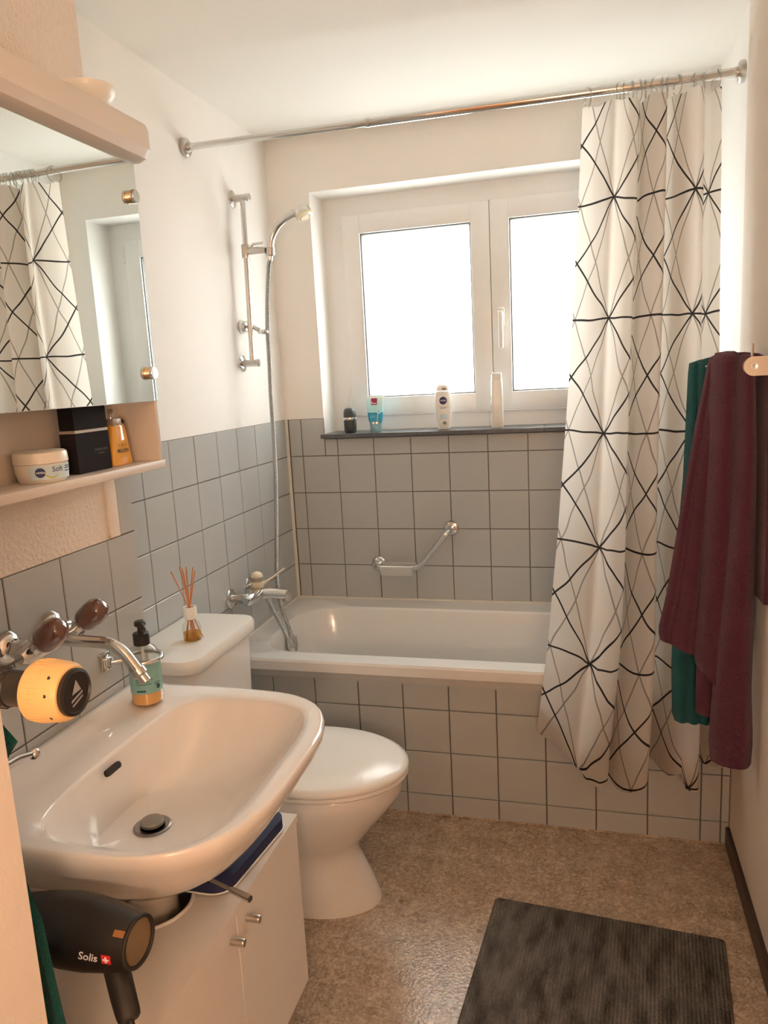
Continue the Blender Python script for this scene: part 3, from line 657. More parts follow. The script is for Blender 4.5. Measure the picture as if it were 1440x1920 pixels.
G().loft([R(rrect(0.104, TY, 0.100, 0.165, 0.03, 6), 0.36), R(tk0, 0.40), R(tk1, 0.71), R(tk1, 0.716)]).mk('tank', 'ceramic', to)
G().loft([R(rrect(0.118, TY, 0.114, 0.196, 0.045, 8), 0.716), R(rrect(0.119, TY, 0.117, 0.202, 0.05, 8), 0.722), R(rrect(0.119, TY, 0.117, 0.202, 0.05, 8), 0.748), R(rrect(0.119, TY, 0.113, 0.198, 0.048, 8), 0.755), R(rrect(0.119, TY, 0.09, 0.17, 0.04, 8), 0.7565)]).mk('tank_lid', 'seat', to)
LID = 0.7568

# ------------------------------------------------------------------ reed diffuser on the tank
rd = thing('reed_diffuser', (0.142, -1.121, LID), 'small glass reed diffuser with white collar on the toilet tank', 'diffuser')
G().lathe([(0.020, 0.0), (0.025, 0.003), (0.026, 0.03), (0.0235, 0.045), (0.014, 0.056), (0.0125, 0.066)], (0.142, -1.121, LID), cap1=False).mk('bottle', 'glass', rd)
G().lathe([(0.0235, 0.002), (0.0235, 0.022), (0.0, 0.022)], (0.142, -1.121, LID)).mk('oil', 'oil', rd)
G().lathe([(0.0165, 0.062), (0.0185, 0.063), (0.0185, 0.094), (0.0165, 0.095), (0.013, 0.094), (0.013, 0.06)], (0.142, -1.121, LID), cap0=False, cap1=False).mk('collar', 'white_pl', rd)
for dx, dy, zz in ((-0.052, -0.010, 0.196), (-0.020, -0.004, 0.208), (-0.016, 0.004, 0.200), (-0.008, -0.003, 0.193), (-0.002, 0.006, 0.205), (0.002, 0.001, 0.199), (0.022, 0.010, 0.204), (0.026, 0.014, 0.193)):
    k = 0.11
    G().tube([(0.142 - dx * 0.5, -1.121 - dy * 1.2, LID + 0.004), (0.142 + dx * 0.78, -1.121 + dy * 0.9, LID + zz)], 0.0016, 6).mk('reed', 'reed', rd)

# ------------------------------------------------------------------ wash basin
wbs = thing('wash_basin', (0.46, -1.80, 0.62), 'large white ceramic wash basin mounted on the tiled wall above the vanity', 'wash basin')
bc = (0.47, -1.80)
half = [(0.727, 0.0), (0.7265, 0.08), (0.722, 0.13), (0.708, 0.18), (0.690, 0.215), (0.668, 0.242), (0.640, 0.263), (0.605, 0.280), (0.560, 0.289), (0.50, 0.2935), (0.42, 0.296), (0.34, 0.297), (0.25, 0.297), (0.2405, 0.292)]
outp = [(x, -1.80 + d) for x, d in half] + [(x, -1.80 - d) for x, d in half[:0:-1]]
inh = [(0.683, 0.0), (0.682, 0.10), (0.676, 0.155), (0.664, 0.192), (0.642, 0.220), (0.610, 0.236), (0.56, 0.2445), (0.50, 0.2455), (0.44, 0.240), (0.405, 0.225), (0.384, 0.20), (0.373, 0.165), (0.367, 0.10), (0.365, 0.0)]
inp = [(x, -1.812 + d * 1.03) for x, d in inh] + [(x, -1.812 - d * 1.03) for x, d in inh[-2:0:-1]]
NB = 120
OU = radial(outp, bc, NB); IN = radial(inp, bc, NB)
BW = radial(rrect(0.445, -1.815, 0.085, 0.115, 0.07, 10), bc, NB)
UD = radial(rrect(0.41, -1.80, 0.165, 0.16, 0.1, 10), bc, NB)
def mixp(A, B, t): return [(a[0] + (b[0] - a[0]) * t, a[1] + (b[1] - a[1]) * t) for a, b in zip(A, B)]
def topz(x, z): return z + 0.022 * max(0.0, min(1.0, (0.285 - x) / 0.03))
def RZ(poly, z): return [(x, y, topz(x, z)) for x, y in poly]
def clampx(poly): return [(max(x, 0.2415), y) for x, y in poly]
rings = [R(clampx(mixp(UD, [bc] * NB, 0.6)), 0.622), R(clampx(UD), 0.628), R(clampx(mixp(UD, OU, 0.25)), 0.650), R(clampx(mixp(UD, OU, 0.56)), 0.688), R(clampx(mixp(UD, OU, 0.79)), 0.730), R(clampx(mixp(UD, OU, 0.93)), 0.762), R(clampx(mixp(UD, OU, 0.985)), 0.777), RZ(OU, 0.786), RZ(OU, 0.795)]
ou2 = mixp(OU, IN, 0.05); rings += [RZ(ou2, 0.7995), RZ(mixp(OU, IN, 0.14), 0.8005), RZ(mixp(OU, IN, 0.3), 0.800), R(mixp(OU, IN, 0.55), 0.7985), R(mixp(OU, IN, 0.96), 0.7975), R(IN, 0.7955), R(mixp(IN, BW, 0.025), 0.789), R(mixp(IN, BW, 0.13), 0.760), R(mixp(IN, BW, 0.32), 0.722), R(mixp(IN, BW, 0.58), 0.690), R(mixp(IN, BW, 0.85), 0.673), R(BW, 0.6665), R(mixp(BW, [(0.437, -1.817)] * NB, 0.6), 0.6625)]
G().loft(rings).mk('basin', 'ceramic', wbs, angle=70)
DC = (0.437, -1.817)
drn = G().lathe([(0.034, 0.0), (0.034, 0.0025), (0.031, 0.004), (0.022, 0.002), (0.021, 0.0)], (DC[0], DC[1], 0.6625)).mk('drain_ring', 'dark_steel', wbs)
G().lathe([(0.014, 0.0), (0.021, 0.004), (0.0215, 0.009), (0.019, 0.012), (0.0, 0.0135)], (DC[0], DC[1], 0.6645)).mk('stopper', 'dark_steel', drn)
ofl = []
ofl = rrect(0, 0, 0.021, 0.0062, 0.006, 5)
on_ = Vector((0.88, 0, 0.47)).normalized(); ov_ = Vector((-0.47, 0, 0.88))
oc = Vector((0.3745, -1.825, 0.7745))
G().loft([[oc + Vector((0, 1, 0)) * u + ov_ * v + on_ * 0.0022 for u, v in ofl], [oc + Vector((0, 1, 0)) * u + ov_ * v - on_ * 0.004 for u, v in ofl]]).mk('overflow_slot', 'dark_hole', wbs)

# ------------------------------------------------------------------ basin tap
bt = thing('basin_wall_tap', (CX, -1.834, 0.98), 'wall-mounted chrome basin tap with two amber acrylic knobs', 'tap')
ka = Vector((0.80, 0.0, 0.60)).normalized()
for y in (-1.890, -1.779):
    G().lathe([(0.030, 0.0), (0.030, 0.004), (0.024, 0.014), (0.014, 0.020)], (CX, y, 1.022), (1, 0, 0)).mk('wall_rosette', 'chrome', bt)
    G().tube([(CX + 0.010, y, 1.022), (0.285, y, 1.018)], 0.012, 16).lathe([(0.017, 0), (0.017, 0.018)], (0.262, y, 1.020), (1, 0, 0), n=6).mk('union', 'steel', bt)
    b0 = Vector((0.288, y, 1.014))
    G().tube([b0, b0 + ka * 0.040], [0.012, 0.0095], 16).mk('valve_stem', 'chrome', bt)
    kn = G().lathe([(0.012, 0.0), (0.019, 0.003), (0.0225, 0.012), (0.0235, 0.035), (0.022, 0.048), (0.018, 0.054)], b0 + ka * 0.030, ka, n=24).mk('knob', 'amber', bt, angle=50)
    G().lathe([(0.0175, 0.0), (0.015, 0.004), (0.008, 0.007), (0.0, 0.008)], b0 + ka * 0.0838, ka, n=20).mk('knob_cap', 'amber', kn)
G().tube([(0.288, -1.915, 1.014), (0.288, -1.905, 1.014), (0.288, -1.764, 1.014), (0.288, -1.754, 1.014)], [0.010, 0.0165, 0.0165, 0.010], 18).mk('body', 'chrome', bt)
G().tube(fillet([(0.295, -1.822, 1.014), (0.412, -1.822, 1.013), (0.452, -1.822, 0.958)], 0.045, 10), 0.0105, 16).mk('spout', 'chrome', bt)
sd_ = Vector((0.040, 0, -0.055)).normalized()
G().lathe([(0.0135, 0.0), (0.0135, 0.010), (0.011, 0.012), (0.0095, 0.013), (0.0095, 0.026), (0.0, 0.026)], Vector((0.452, -1.822, 0.958)) - sd_ * 0.010, sd_, n=20).mk('aerator', 'steel', bt)

# ------------------------------------------------------------------ soap bottle and its ring holder
SBX, SBY, SBZ = 0.312, -1.605, 0.8015
sh = thing('soap_holder', (CX, -1.637, 0.88), 'chrome wall ring holder gripping the soap bottle beside the basin', 'holder')
G().bbox((CX, -1.652, 0.880), (CX + 0.008, -1.622, 0.918), 0.002).mk('wall_plate', 'chrome', sh)
G().bbox((CX + 0.008, -1.645, 0.890), (CX + 0.020, -1.629, 0.908), 0.003).tube([(CX + 0.016, -1.638, 0.899), (CX + 0.034, -1.628, 0.899), (SBX - 0.030, SBY - 0.012, 0.899)], 0.005, 10).mk('arm', 'chrome', sh)
G().torus((SBX, SBY, 0.899), 0.0375, 0.0048, (0, 0, 1), 36, 10).mk('ring', 'chrome', sh)
sb = thing('soap_dispenser', (SBX, SBY, SBZ), 'clear pump bottle of amber soap with teal label at the basin corner', 'soap dispenser')
G().lathe([(0.028, 0.0), (0.0315, 0.003), (0.0325, 0.02), (0.0325, 0.098), (0.031, 0.108), (0.026, 0.118), (0.016, 0.125), (0.014, 0.128)], (SBX, SBY, SBZ), cap1=False).mk('bottle', 'clear', sb)
G().lathe([(0.027, 0.002), (0.0308, 0.005), (0.0308, 0.030), (0.0, 0.030)], (SBX, SBY, SBZ)).mk('liquid_soap', 'soap', sb)

def cyl_fn(cx, cy, cz, r, a0):
    return lambda u, v: (cx + r * cos(a0 + u / r), cy + r * sin(a0 + u / r), cz + v)
lf = cyl_fn(SBX, SBY, SBZ, 0.0331, radians(-48))
patch('label', -0.048, 0.048, 0.029, 0.090, cyl_fn(SBX, SBY, SBZ, 0.0328, radians(-48)), 'label', sb, 24, 2)
for i, (u0, u1, v) in enumerate(((-0.026, 0.010, 0.060), (-0.026, 0.002, 0.055), (-0.026, 0.006, 0.050), (0.012, 0.026, 0.050), (0.012, 0.024, 0.046))):
    patch('label_text_line', u0, u1, v - 0.0007, v + 0.0007, lf, 'labeldk', sb, 8, 1)
patch('label_wordmark', -0.026, -0.007, 0.0335, 0.0375, lf, 'labeldk', sb, 8, 1)
disc('label_emblem', 0.021, 0.040, 0.005, lf, 'labeldk', sb, 16)
pm = G().lathe([(0.0155, 0.126), (0.0165, 0.127), (0.0165, 0.150), (0.0155, 0.151), (0.006, 0.1515), (0.006, 0.168)], (SBX, SBY, SBZ)).mk('pump_collar', 'black', sb)
G().lathe([(0.007, 0.164), (0.0115, 0.167), (0.0115, 0.174), (0.009, 0.177), (0.0, 0.178)], (SBX, SBY, SBZ)).tube([(SBX, SBY, SBZ + 0.171), (SBX + 0.016, SBY - 0.014, SBZ + 0.170), (SBX + 0.023, SBY - 0.020, SBZ + 0.165)], [0.006, 0.0045, 0.0038], 10).mk('pump_head', 'black', pm)
G().tube([(SBX, SBY, SBZ + 0.008), (SBX, SBY, SBZ + 0.126)], 0.003, 8).mk('dip_tube', 'white_pl', sb)

# ------------------------------------------------------------------ mirror cabinet
MY0, MY1 = -2.095, -1.488; MX = 0.336; MZ0, MZ1 = 1.280, 1.935
mc = thing('mirror_cabinet', (0.29, -1.79, MZ0), 'cream mirror cabinet with open bottom shelf and valance above the basin', 'mirror cabinet')
G().box((CX, MY0, MZ0), (CX + 0.006, MY1, MZ1)).mk('back_panel', 'cab', mc, smooth=False)
G().bbox((CX, MY1 - 0.012, MZ0 + 0.002), (MX - 0.002, MY1, MZ1), 0.0015).mk('side_panel', 'cab', mc)
G().bbox((CX, MY0, MZ0 + 0.002), (MX - 0.002, MY0 + 0.012, MZ1), 0.0015).mk('side_panel', 'cab', mc)
G().bbox((CX, MY0 - 0.003, MZ0), (MX + 0.002, MY1 + 0.003, MZ0 + 0.017), 0.002).mk('bottom_shelf', 'cab', mc)
G().bbox((CX, MY0 + 0.01, MZ1 - 0.014), (MX - 0.002, MY1 - 0.01, MZ1), 0.0015).mk('top_panel', 'cab', mc)
mr = G().bbox((MX - 0.002, MY0 + 0.002, 1.420), (MX + 0.003, MY1 - 0.003, 1.905), 0.0008, 1).mk('mirror', 'mirror', mc, smooth=False)
for y in (-1.515, MY0 + 0.03):
    for z in (1.818, 1.477):
        cl = G().lathe([(0.0125, 0.0), (0.0125, 0.004)], (MX + 0.003, y, z), (1, 0, 0), n=24).mk('mirror_clip', 'gold', mc)
        G().lathe([(0.0118, 0.004), (0.0118, 0.005), (0.0130, 0.0055), (0.0130, 0.0115), (0.012, 0.0128), (0.0, 0.013)], (MX + 0.003, y, z), (1, 0, 0), n=24).mk('clip_cap', 'chrome', cl)
vp = [(0.250, 1.888), (0.345, 1.886), (0.362, 1.893), (0.371, 1.905), (0.3735, 1.908), (0.3735, 1.945), (0.369, 1.955), (0.355, 1.960), (0.345, 1.960), (0.340, 1.968), (0.250, 1.968)]
vrings = []
for y, s in ((-2.10, 0.96), (-2.095, 1.0), (-1.494, 1.0), (-1.482, 0.985), (-1.474, 0.93)):
    cx_, cz_ = 0.30, 1.925; vrings.append([(cx_ + (x - cx_) * s, y, cz_ + (z - cz_) * s) for x, z in vp])
G().loft(vrings).mk('valance', 'cab', mc, angle=25)
SHZ = MZ0 + 0.0172

# white bowl on top
BWX, BWY = 0.295, -1.555
bw = thing('white_bowl', (BWX, BWY, 1.968), 'shallow white bowl standing on top of the mirror cabinet', 'bowl')
G().lathe([(0.024, 0.0), (0.026, 0.003), (0.036, 0.011), (0.048, 0.024), (0.054, 0.035), (0.054, 0.040), (0.051, 0.041), (0.046, 0.030), (0.030, 0.015), (0.0, 0.009)], (BWX, BWY, 1.9685), n=36).mk('bowl_body', 'white_pl', bw, angle=60)
G().lathe([(0.027, 0.0), (0.027, 0.005), (0.023, 0.006)], (BWX, BWY, 1.9682), n=36).mk('foot_ring', 'white_pl', bw)

# cream jar
JCX, JCY = 0.2915, -1.806
cj = thing('cream_jar', (JCX, JCY, SHZ), 'round cream-coloured Soft cream jar on the cabinet shelf', 'jar')
G().lathe([(0.036, 0.0), (0.039, 0.003), (0.0427, 0.016), (0.0435, 0.028), (0.0435, 0.032)], (JCX, JCY, SHZ), n=48).mk('jar_body', 'cream', cj)
G().lathe([(0.0435, 0.0325), (0.0446, 0.034), (0.0442, 0.046), (0.043, 0.051), (0.039, 0.0535), (0.0, 0.054)], (JCX, JCY, SHZ), n=48).mk('lid', 'cream', cj)
ang = atan2(_c.y - JCY, _c.x - JCX)
jf = lambda u, v: (lambda r, a: (JCX + r * cos(a), JCY + r * sin(a), SHZ + v))(0.0428 + (v - 0.016) * 0.06 + 0.0009, ang + u / 0.0435)
jf2 = lambda u, v: (lambda r, a: (JCX + r * cos(a), JCY + r * sin(a), SHZ + v))(0.0428 + (v - 0.016) * 0.06 + 0.0013, ang + u / 0.0435)
jf3 = lambda u, v: (lambda r, a: (JCX + r * cos(a), JCY + r * sin(a), SHZ + v))(0.0428 + (v - 0.016) * 0.06 + 0.0016, ang + u / 0.0435)
patch('jar_label', -0.021, 0.060, 0.0065, 0.0305, jf, 'blueprint', cj, 24, 2)
disc('brand_disc', -0.003, 0.0185, 0.0082, jf2, 'navyprint', cj)
text('brand_lettering', 'NIVEA', 0.0048, lambda x, y: jf3(-0.003 + x, 0.0185 + y), 'whiteprint', cj, bold=0.0001)
text('product_lettering', 'Soft', 0.0130, lambda x, y: jf2(0.026 + x, 0.0225 + y), 'navyprint', cj)
cre = [(0.016 + 0.013 * cos(radians(a)) , 0.019 + 0.011 * sin(radians(a))) for a in range(190, 345, 8)]
cre2 = [(0.017 + 0.013 * cos(radians(a)), 0.0215 + 0.011 * sin(radians(a))) for a in range(190, 345, 8)]
nn = len(cre); mk('green_swoosh', [jf2(u, v) for u, v in cre] + [jf2(u, v) for u, v in cre2], [(i, i + 1, nn + i + 1, nn + i) for i in range(nn - 1)], 'greenprint', cj)
for v in (0.026, 0.0225, 0.018): patch('label_text_line', 0.041, 0.056, v - 0.0009, v + 0.0009, jf2, 'navyprint', cj, 6, 1)

# perfume carton
pb = thing('perfume_carton', (0.287, -1.672, SHZ), 'matt black perfume carton with a silver band on the cabinet shelf', 'box')
BX0, BX1, BY0, BY1 = 0.268, 0.303, -1.722, -1.622
G().bbox((BX0, BY0, SHZ + 0.0003), (BX1, BY1, SHZ + 0.074), 0.0008, 1).mk('carton_base', 'box', pb)
G().bbox((BX0 + 0.001, BY0 + 0.001, SHZ + 0.080), (BX1 - 0.001, BY1 - 0.001, SHZ + 0.145), 0.0008, 1).mk('carton_lid', 'box', pb)
G().bbox((BX0 + 0.0005, BY0 + 0.0005, SHZ + 0.074), (BX1 - 0.0005, BY1 - 0.0005, SHZ + 0.080), 0.0006, 1).mk('silver_band', 'band', pb)
pfn = lambda u, v: (BX1 + 0.0006, (BY0 + BY1) / 2 + u, SHZ + v)
text('carton_lettering', 'CALVIN KLEIN', 0.0062, lambda x, y: pfn(0.020 + x, 0.040 + y), 'boxpr', pb)
patch('label_text_line', 0.010, 0.030, 0.0325, 0.0337, pfn, 'boxpr', pb, 2, 1)

# perfume bottle
pf = thing('perfume_bottle', (0.285, -1.575, SHZ), 'tapered golden perfume bottle with clear atomiser beside the black carton', 'perfume bottle')
def pr(hx, hy, z): return [(0.285 + x, -1.577 + y, SHZ + z) for x, y in rrect(0, 0, hx, hy, 0.006, 4)]
G().loft([pr(0.014, 0.031, 0.0005), pr(0.0155, 0.033, 0.004), pr(0.0135, 0.021, 0.076), pr(0.011, 0.017, 0.083), pr(0.006, 0.010, 0.086)]).mk('bottle', 'perf', pf)
G().bbox((0.273, -1.595, SHZ + 0.078), (0.297, -1.566, SHZ + 0.094), 0.002).mk('shoulder_collar', 'band', pf)
G().lathe([(0.006, 0.0), (0.006, 0.016), (0.004, 0.019), (0.0, 0.019)], (0.285, -1.584, SHZ + 0.094)).mk('atomiser', 'ringclear', pf)
G().tube([(0.285, -1.566, SHZ + 0.086), (0.285, -1.552, SHZ + 0.086)], 0.004, 10).sphere((0.285, -1.549, SHZ + 0.086), 0.005, 8).mk('side_button', 'black', pf)
ffn = lambda u, v: (0.285 + 0.0158 - v * 0.024 + 0.0004, -1.577 + u, SHZ + v)
text('bottle_lettering', 'U . R . E', 0.0085, lambda x, y: ffn(x, 0.040 + y), 'base', pf)
text('bottle_name', 'MILLION', 0.0098, lambda x, y: ffn(x, 0.029 + y), 'base', pf, bold=0.0003)

# ------------------------------------------------------------------ vanity cabinet
VX, VY0, VY1, VZ0, VZ1 = 0.598, -2.115, -1.545, 0.138, 0.538
vn = thing('vanity_cabinet', (0.43, -1.83, 0.0), 'white two-door vanity cabinet on legs under the wash basin', 'cabinet')
hc_ = (0.44, -1.853); HR = 0.076
tp_o = radial([(CX + 0.003, VY0), (VX + 0.004, VY0), (VX + 0.004, VY1), (CX + 0.003, VY1)], hc_, 64)
tp_i = [(hc_[0] + HR * cos(2 * pi * k / 64), hc_[1] + HR * sin(2 * pi * k / 64)) for k in range(64)]
# corner-exact outer ring
crn = [(VX + 0.004, VY0), (VX + 0.004, VY1), (CX + 0.003, VY1), (CX + 0.003, VY0)]
for c in crn:
    i = min(range(64), key=lambda q: (tp_o[q][0] - c[0]) ** 2 + (tp_o[q][1] - c[1]) ** 2); tp_o[i] = c
g = G(); g.loft([R(tp_i, VZ1 - 0.016), R(tp_o, VZ1 - 0.016), R(tp_o, VZ1), R(tp_i, VZ1), R(tp_i, VZ1 - 0.016)], False, False)
top = g.mk('top_panel', 'vanity', vn, angle=30)
G().torus((hc_[0], hc_[1], VZ1), HR, 0.0035, (0, 0, 1), 64, 8).mk('cutout_trim', 'vanity', top)
G().box((CX + 0.004, VY0, VZ0), (VX - 0.018, VY0 + 0.016, VZ1 - 0.016)).mk('side_panel', 'vanity', vn, smooth=False)
G().box((CX + 0.004, VY1 - 0.016, VZ0), (VX - 0.018, VY1, VZ1 - 0.016)).mk('side_panel', 'vanity', vn, smooth=False)
G().box((CX + 0.004, VY0 + 0.016, VZ0), (VX - 0.018, VY1 - 0.016, VZ0 + 0.016)).mk('bottom_panel', 'vanity_in', vn, smooth=False)
VM = -1.835
d1 = G().bbox((VX - 0.0165, VM + 0.0012, VZ0 - 0.002), (VX, VY1, VZ1 - 0.0005), 0.001, 1).mk('door', 'vanity', vn)
d2 = G().bbox((VX - 0.0165, VY0, VZ0 - 0.006), (VX, VM - 0.0012, VZ1 - 0.009), 0.001, 1).mk('door', 'vanity', vn)
for d, y, z in ((d1, VM + 0.040, 0.484), (d2, VM - 0.024, 0.487)):
    G().lathe([(0.0068, 0.0), (0.0068, 0.008), (0.0074, 0.012), (0.0074, 0.024), (0.0066, 0.0255), (0.0, 0.0255)], (VX, y, z), (1, 0, 0), n=18).mk('knob', 'steel', d)
for x in (CX + 0.05, VX - 0.045):
    for y in (VY0 + 0.04, VY1 - 0.035): G().lathe([(0.014, 0.0), (0.016, 0.003), (0.020, VZ0)], (x, y, 0.0), n=18).mk('leg', 'vanity_in', vn)
# trap below the basin
tp = thing('drain_trap', (0.44, -1.853, 0.42), 'pale drain trap dropping from the basin into the vanity cut-out', 'drain pipe')
G().lathe([(0.022, 0.0), (0.022, 0.09)], (0.43, -1.83, 0.530), n=24).mk('tail_pipe', 'pipe', tp)
G().lathe([(0.030, 0.0), (0.042, 0.006), (0.044, 0.05), (0.044, 0.125), (0.036, 0.135)], (0.43, -1.83, 0.42), n=28).mk('trap_cup', 'pipe', tp)
# pop-up lever
pu = thing('drain_lever', (0.60, -1.87, 0.59), 'thin chrome drain lever sticking out below the basin front', 'lever')
G().tube([(0.47, -1.822, 0.600), (0.555, -1.851, 0.600), (0.617, -1.873, 0.600)], 0.0032, 10).mk('rod', 'steel', pu)
G().tube([(0.612, -1.8715, 0.600), (0.618, -1.8735, 0.600), (0.654, -1.886, 0.599), (0.657, -1.887, 0.599)], [0.004, 0.0055, 0.0065, 0.0058], 14).mk('grip', 'chrome', pu)
# navy pouch
nv = thing('navy_pouch', (0.525, -1.70, VZ1), 'dark navy pouch with white piping lying on the vanity under the basin', 'pouch')
def nr(hx, hy, z, r): return [(0.520 + x + 0.10 * (y), -1.702 + y, VZ1 + z) for x, y in rrect(0, 0, hx, hy, r, 6)]
G().loft([nr(0.060, 0.112, 0.001, 0.03), nr(0.066, 0.120, 0.006, 0.035), nr(0.066, 0.120, 0.028, 0.035), nr(0.058, 0.110, 0.034, 0.03)]).mk('pouch_body', 'navy', nv)
pp = nr(0.0675, 0.1215, 0.006, 0.036); G().tube(pp + [pp[0]], 0.0016, 8, caps=False).mk('piping', 'white_pl', nv)

# ------------------------------------------------------------------ radiator valve on the entrance wall
TVY, TVZ = -2.318, 1.157
tv = thing('thermostat_valve', (NX, TVY, TVZ - 0.03), 'aged thermostat knob, lamp glow in its orange colour, with black end cap jutting out above the basin', 'thermostat')
G().lathe([(0.015, 0.0), (0.015, 0.014), (0.0195, 0.016), (0.0195, 0.046), (0.018, 0.048), (0.018, 0.080)], (NX, TVY, TVZ), (1, 0, 0), n=24).mk('neck', 'black', tv, angle=20)
rib = G()
for k in range(10):
    a = 2 * pi * k / 10; rib.bbox((NX + 0.018, TVY + 0.019 * cos(a) - 0.002, TVZ + 0.019 * sin(a) - 0.002), (NX + 0.044, TVY + 0.019 * cos(a) + 0.002, TVZ + 0.019 * sin(a) + 0.002), 0.0008, 1)
rib.mk('neck_ribs', 'black', tv)
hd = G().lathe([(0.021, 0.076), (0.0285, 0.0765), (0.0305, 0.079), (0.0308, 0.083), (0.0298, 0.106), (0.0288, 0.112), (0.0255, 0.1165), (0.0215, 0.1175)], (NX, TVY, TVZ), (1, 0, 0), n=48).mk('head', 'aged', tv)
gr_ = G()
for k in range(40):
    a = 2 * pi * k / 40; c, s_ = cos(a), sin(a)
    gr_.tube([(NX + 0.084, TVY + 0.0307 * c, TVZ + 0.0307 * s_), (NX + 0.098, TVY + 0.0301 * c, TVZ + 0.0301 * s_)], 0.0007, 5)
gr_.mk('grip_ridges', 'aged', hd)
cp = G().lathe([(0.0212, 0.112), (0.0235, 0.117), (0.0232, 0.121), (0.0200, 0.1225), (0.0190, 0.1205), (0.0, 0.1205)], (NX, TVY, TVZ), (1, 0, 0), n=40).mk('end_cap', 'black', tv)
cfn = lambda u, v: (NX + 0.1212, TVY + u, TVZ + v)
def tri(name, pts): mk(name, [cfn(*p) for p in pts], [tuple(range(len(pts)))], 'greyprint', cp, smooth=False)
tri('cap_emblem', [(-0.0068, -0.001), (0.0072, 0.0005), (0.0010, 0.0125)])
tri('cap_stripe', [(-0.0085, -0.0060), (0.0088, -0.0010), (0.0092, -0.0030), (-0.0085, -0.0085)])
tri('cap_stripe', [(-0.0080, -0.0110), (0.0085, -0.0055), (0.0085, -0.0075), (-0.0070, -0.0130)])
hfn = lambda u, v: (lambda a: (NX + 0.108 + v, TVY + 0.0290 * cos(a), TVZ + 0.0290 * sin(a)))(u)
for a in (-2.5, -1.85, -1.2, 2.9, 2.3): 
    G().lathe([(0.0018, 0), (0.0018, 0.0006)], hfn(a, 0.0), (0, cos(a), sin(a)), n=8).mk('setting_mark', 'base', hd)

# ------------------------------------------------------------------ hair dryer and its wall holder
da = Vector((0.634, -2.152, 0.731)); dd = Vector((-0.985, 0.045, -0.02)).normalized()
hdz = thing('hair_dryer', (0.55, -2.16, 0.60), 'black hair dryer with red Swiss cross badge hanging below the basin', 'hair dryer')
G().lathe([(0.029, 0.0), (0.033, 0.002), (0.036, 0.012), (0.042, 0.040), (0.0465, 0.075), (0.0475, 0.105), (0.044, 0.145), (0.036, 0.185), (0.029, 0.215), (0.027, 0.235), (0.028, 0.252)], da, dd, n=36, cap0=False).mk('barrel', 'black', hdz)
G().lathe([(0.0305, 0.004), (0.0305, 0.0042), (0.0, 0.0042)], da, dd, n=30).mk('intake_filter', 'mesh', hdz)
G().torus(da + dd * 0.002, 0.0315, 0.0028, dd, 36, 10).mk('intake_rim', 'black_soft', hdz)
bx = dd.cross(Vector((0, 0, 1))).normalized(); bz = bx.cross(dd).normalized()
if bz.z < 0: bz = -bz
toward = (_c - da); side = (toward - dd * toward.dot(dd)); side.normalize(); up2 = dd.cross(side).normalized()
if up2.z < 0: up2 = -up2
def bar_fn(r_at):
    def f(u, v):     # u toward the intake, v around upward (metres)
        s = 0.070 - u; r = r_at(s); a = v / r; return da + dd * s + (side * cos(a) + up2 * sin(a)) * (r + 0.0008)
    return f
rad = lambda s: interp([0.0, 0.002, 0.012, 0.040, 0.075, 0.105, 0.145], [0.029, 0.033, 0.036, 0.042, 0.0465, 0.0475, 0.044], s)
bf = bar_fn(rad)
text('brand_lettering', 'Solis', 0.0145, lambda x, y: bf(0.022 + x, -0.0290 + y), 'whiteprint', hdz, shear=0.25, bold=0.0002)
bdg = patch('cross_badge', 0.041, 0.053, -0.0345, -0.0225, bf, 'redprint', hdz, 4, 4)
bf2 = lambda u, v: bf(u, v) + (bf(u, v) - (da + dd * (0.070 - u))).normalized() * 0.0006
patch('badge_cross', 0.0457, 0.0483, -0.0325, -0.0245, bf2, 'whiteprint', bdg, 2, 3); patch('badge_cross', 0.043, 0.051, -0.0298, -0.0272, bf2, 'whiteprint', bdg, 3, 2)
patch('orange_slot', 0.052, 0.066, 0.000, 0.008, bf, 'orangepl', hdz, 4, 3)
hp0 = Vector((0.590, -2.150, 0.700))
hpath = [hp0, Vector((0.606, -2.166, 0.684)), Vector((0.622, -2.181, 0.668)), Vector((0.638, -2.195, 0.652))]
hnd = G().tube(catmull(hpath, 6), [0.0175, 0.0174, 0.0172, 0.017, 0.0168, 0.0166, 0.0165, 0.0165, 0.0164, 0.0163, 0.0162, 0.0161, 0.016, 0.0158, 0.0156, 0.0154, 0.015, 0.014, 0.011], 20).mk('handle', 'black_soft', hdz)
for k in range(2):
    p = hpath[1] + (hpath[2] - hpath[1]) * k + Vector((-0.012, 0.002, -0.008)); G().bbox(tuple(p - Vector((0.006, 0.006, 0.006))), tuple(p + Vector((0.006, 0.006, 0.006))), 0.003).mk('switch', 'black', hnd)
G().torus(hpath[0] + Vector((0.006, -0.019, -0.012)), 0.006, 0.0016, (0.2, -1, 0.2), 16, 6).mk('switch_ring', 'steel', hnd)
he = hpath[-1]
G().tube(catmull([he + Vector((-0.006, 0.006, 0.006)), he + Vector((0.010, -0.008, -0.016)), he + Vector((0.026, -0.014, -0.05)), he + Vector((0.03, -0.016, -0.11)), he + Vector((0.01, -0.03, -0.22)), he + Vector((-0.09, -0.04, -0.32)), he + Vector((-0.12, -0.08, -0.34))], 6), 0.0048, 10).mk('cord', 'black_soft', hdz)
hh = thing('dryer_holder', (0.52, NY, 0.70), 'black wall cradle underneath the barrel of the hair dryer', 'holder')
hb = da + dd * 0.195
G().bbox((hb.x - 0.03, NY, hb.z - 0.075), (hb.x + 0.03, NY + 0.010, hb.z - 0.015), 0.004).mk('wall_plate', 'black_soft', hh)
arcp = []
for k in range(13):
    a = radians(200 + 140 * k / 12); arcp.append(hb + bx * 0.051 * cos(a) + bz * 0.051 * sin(a))
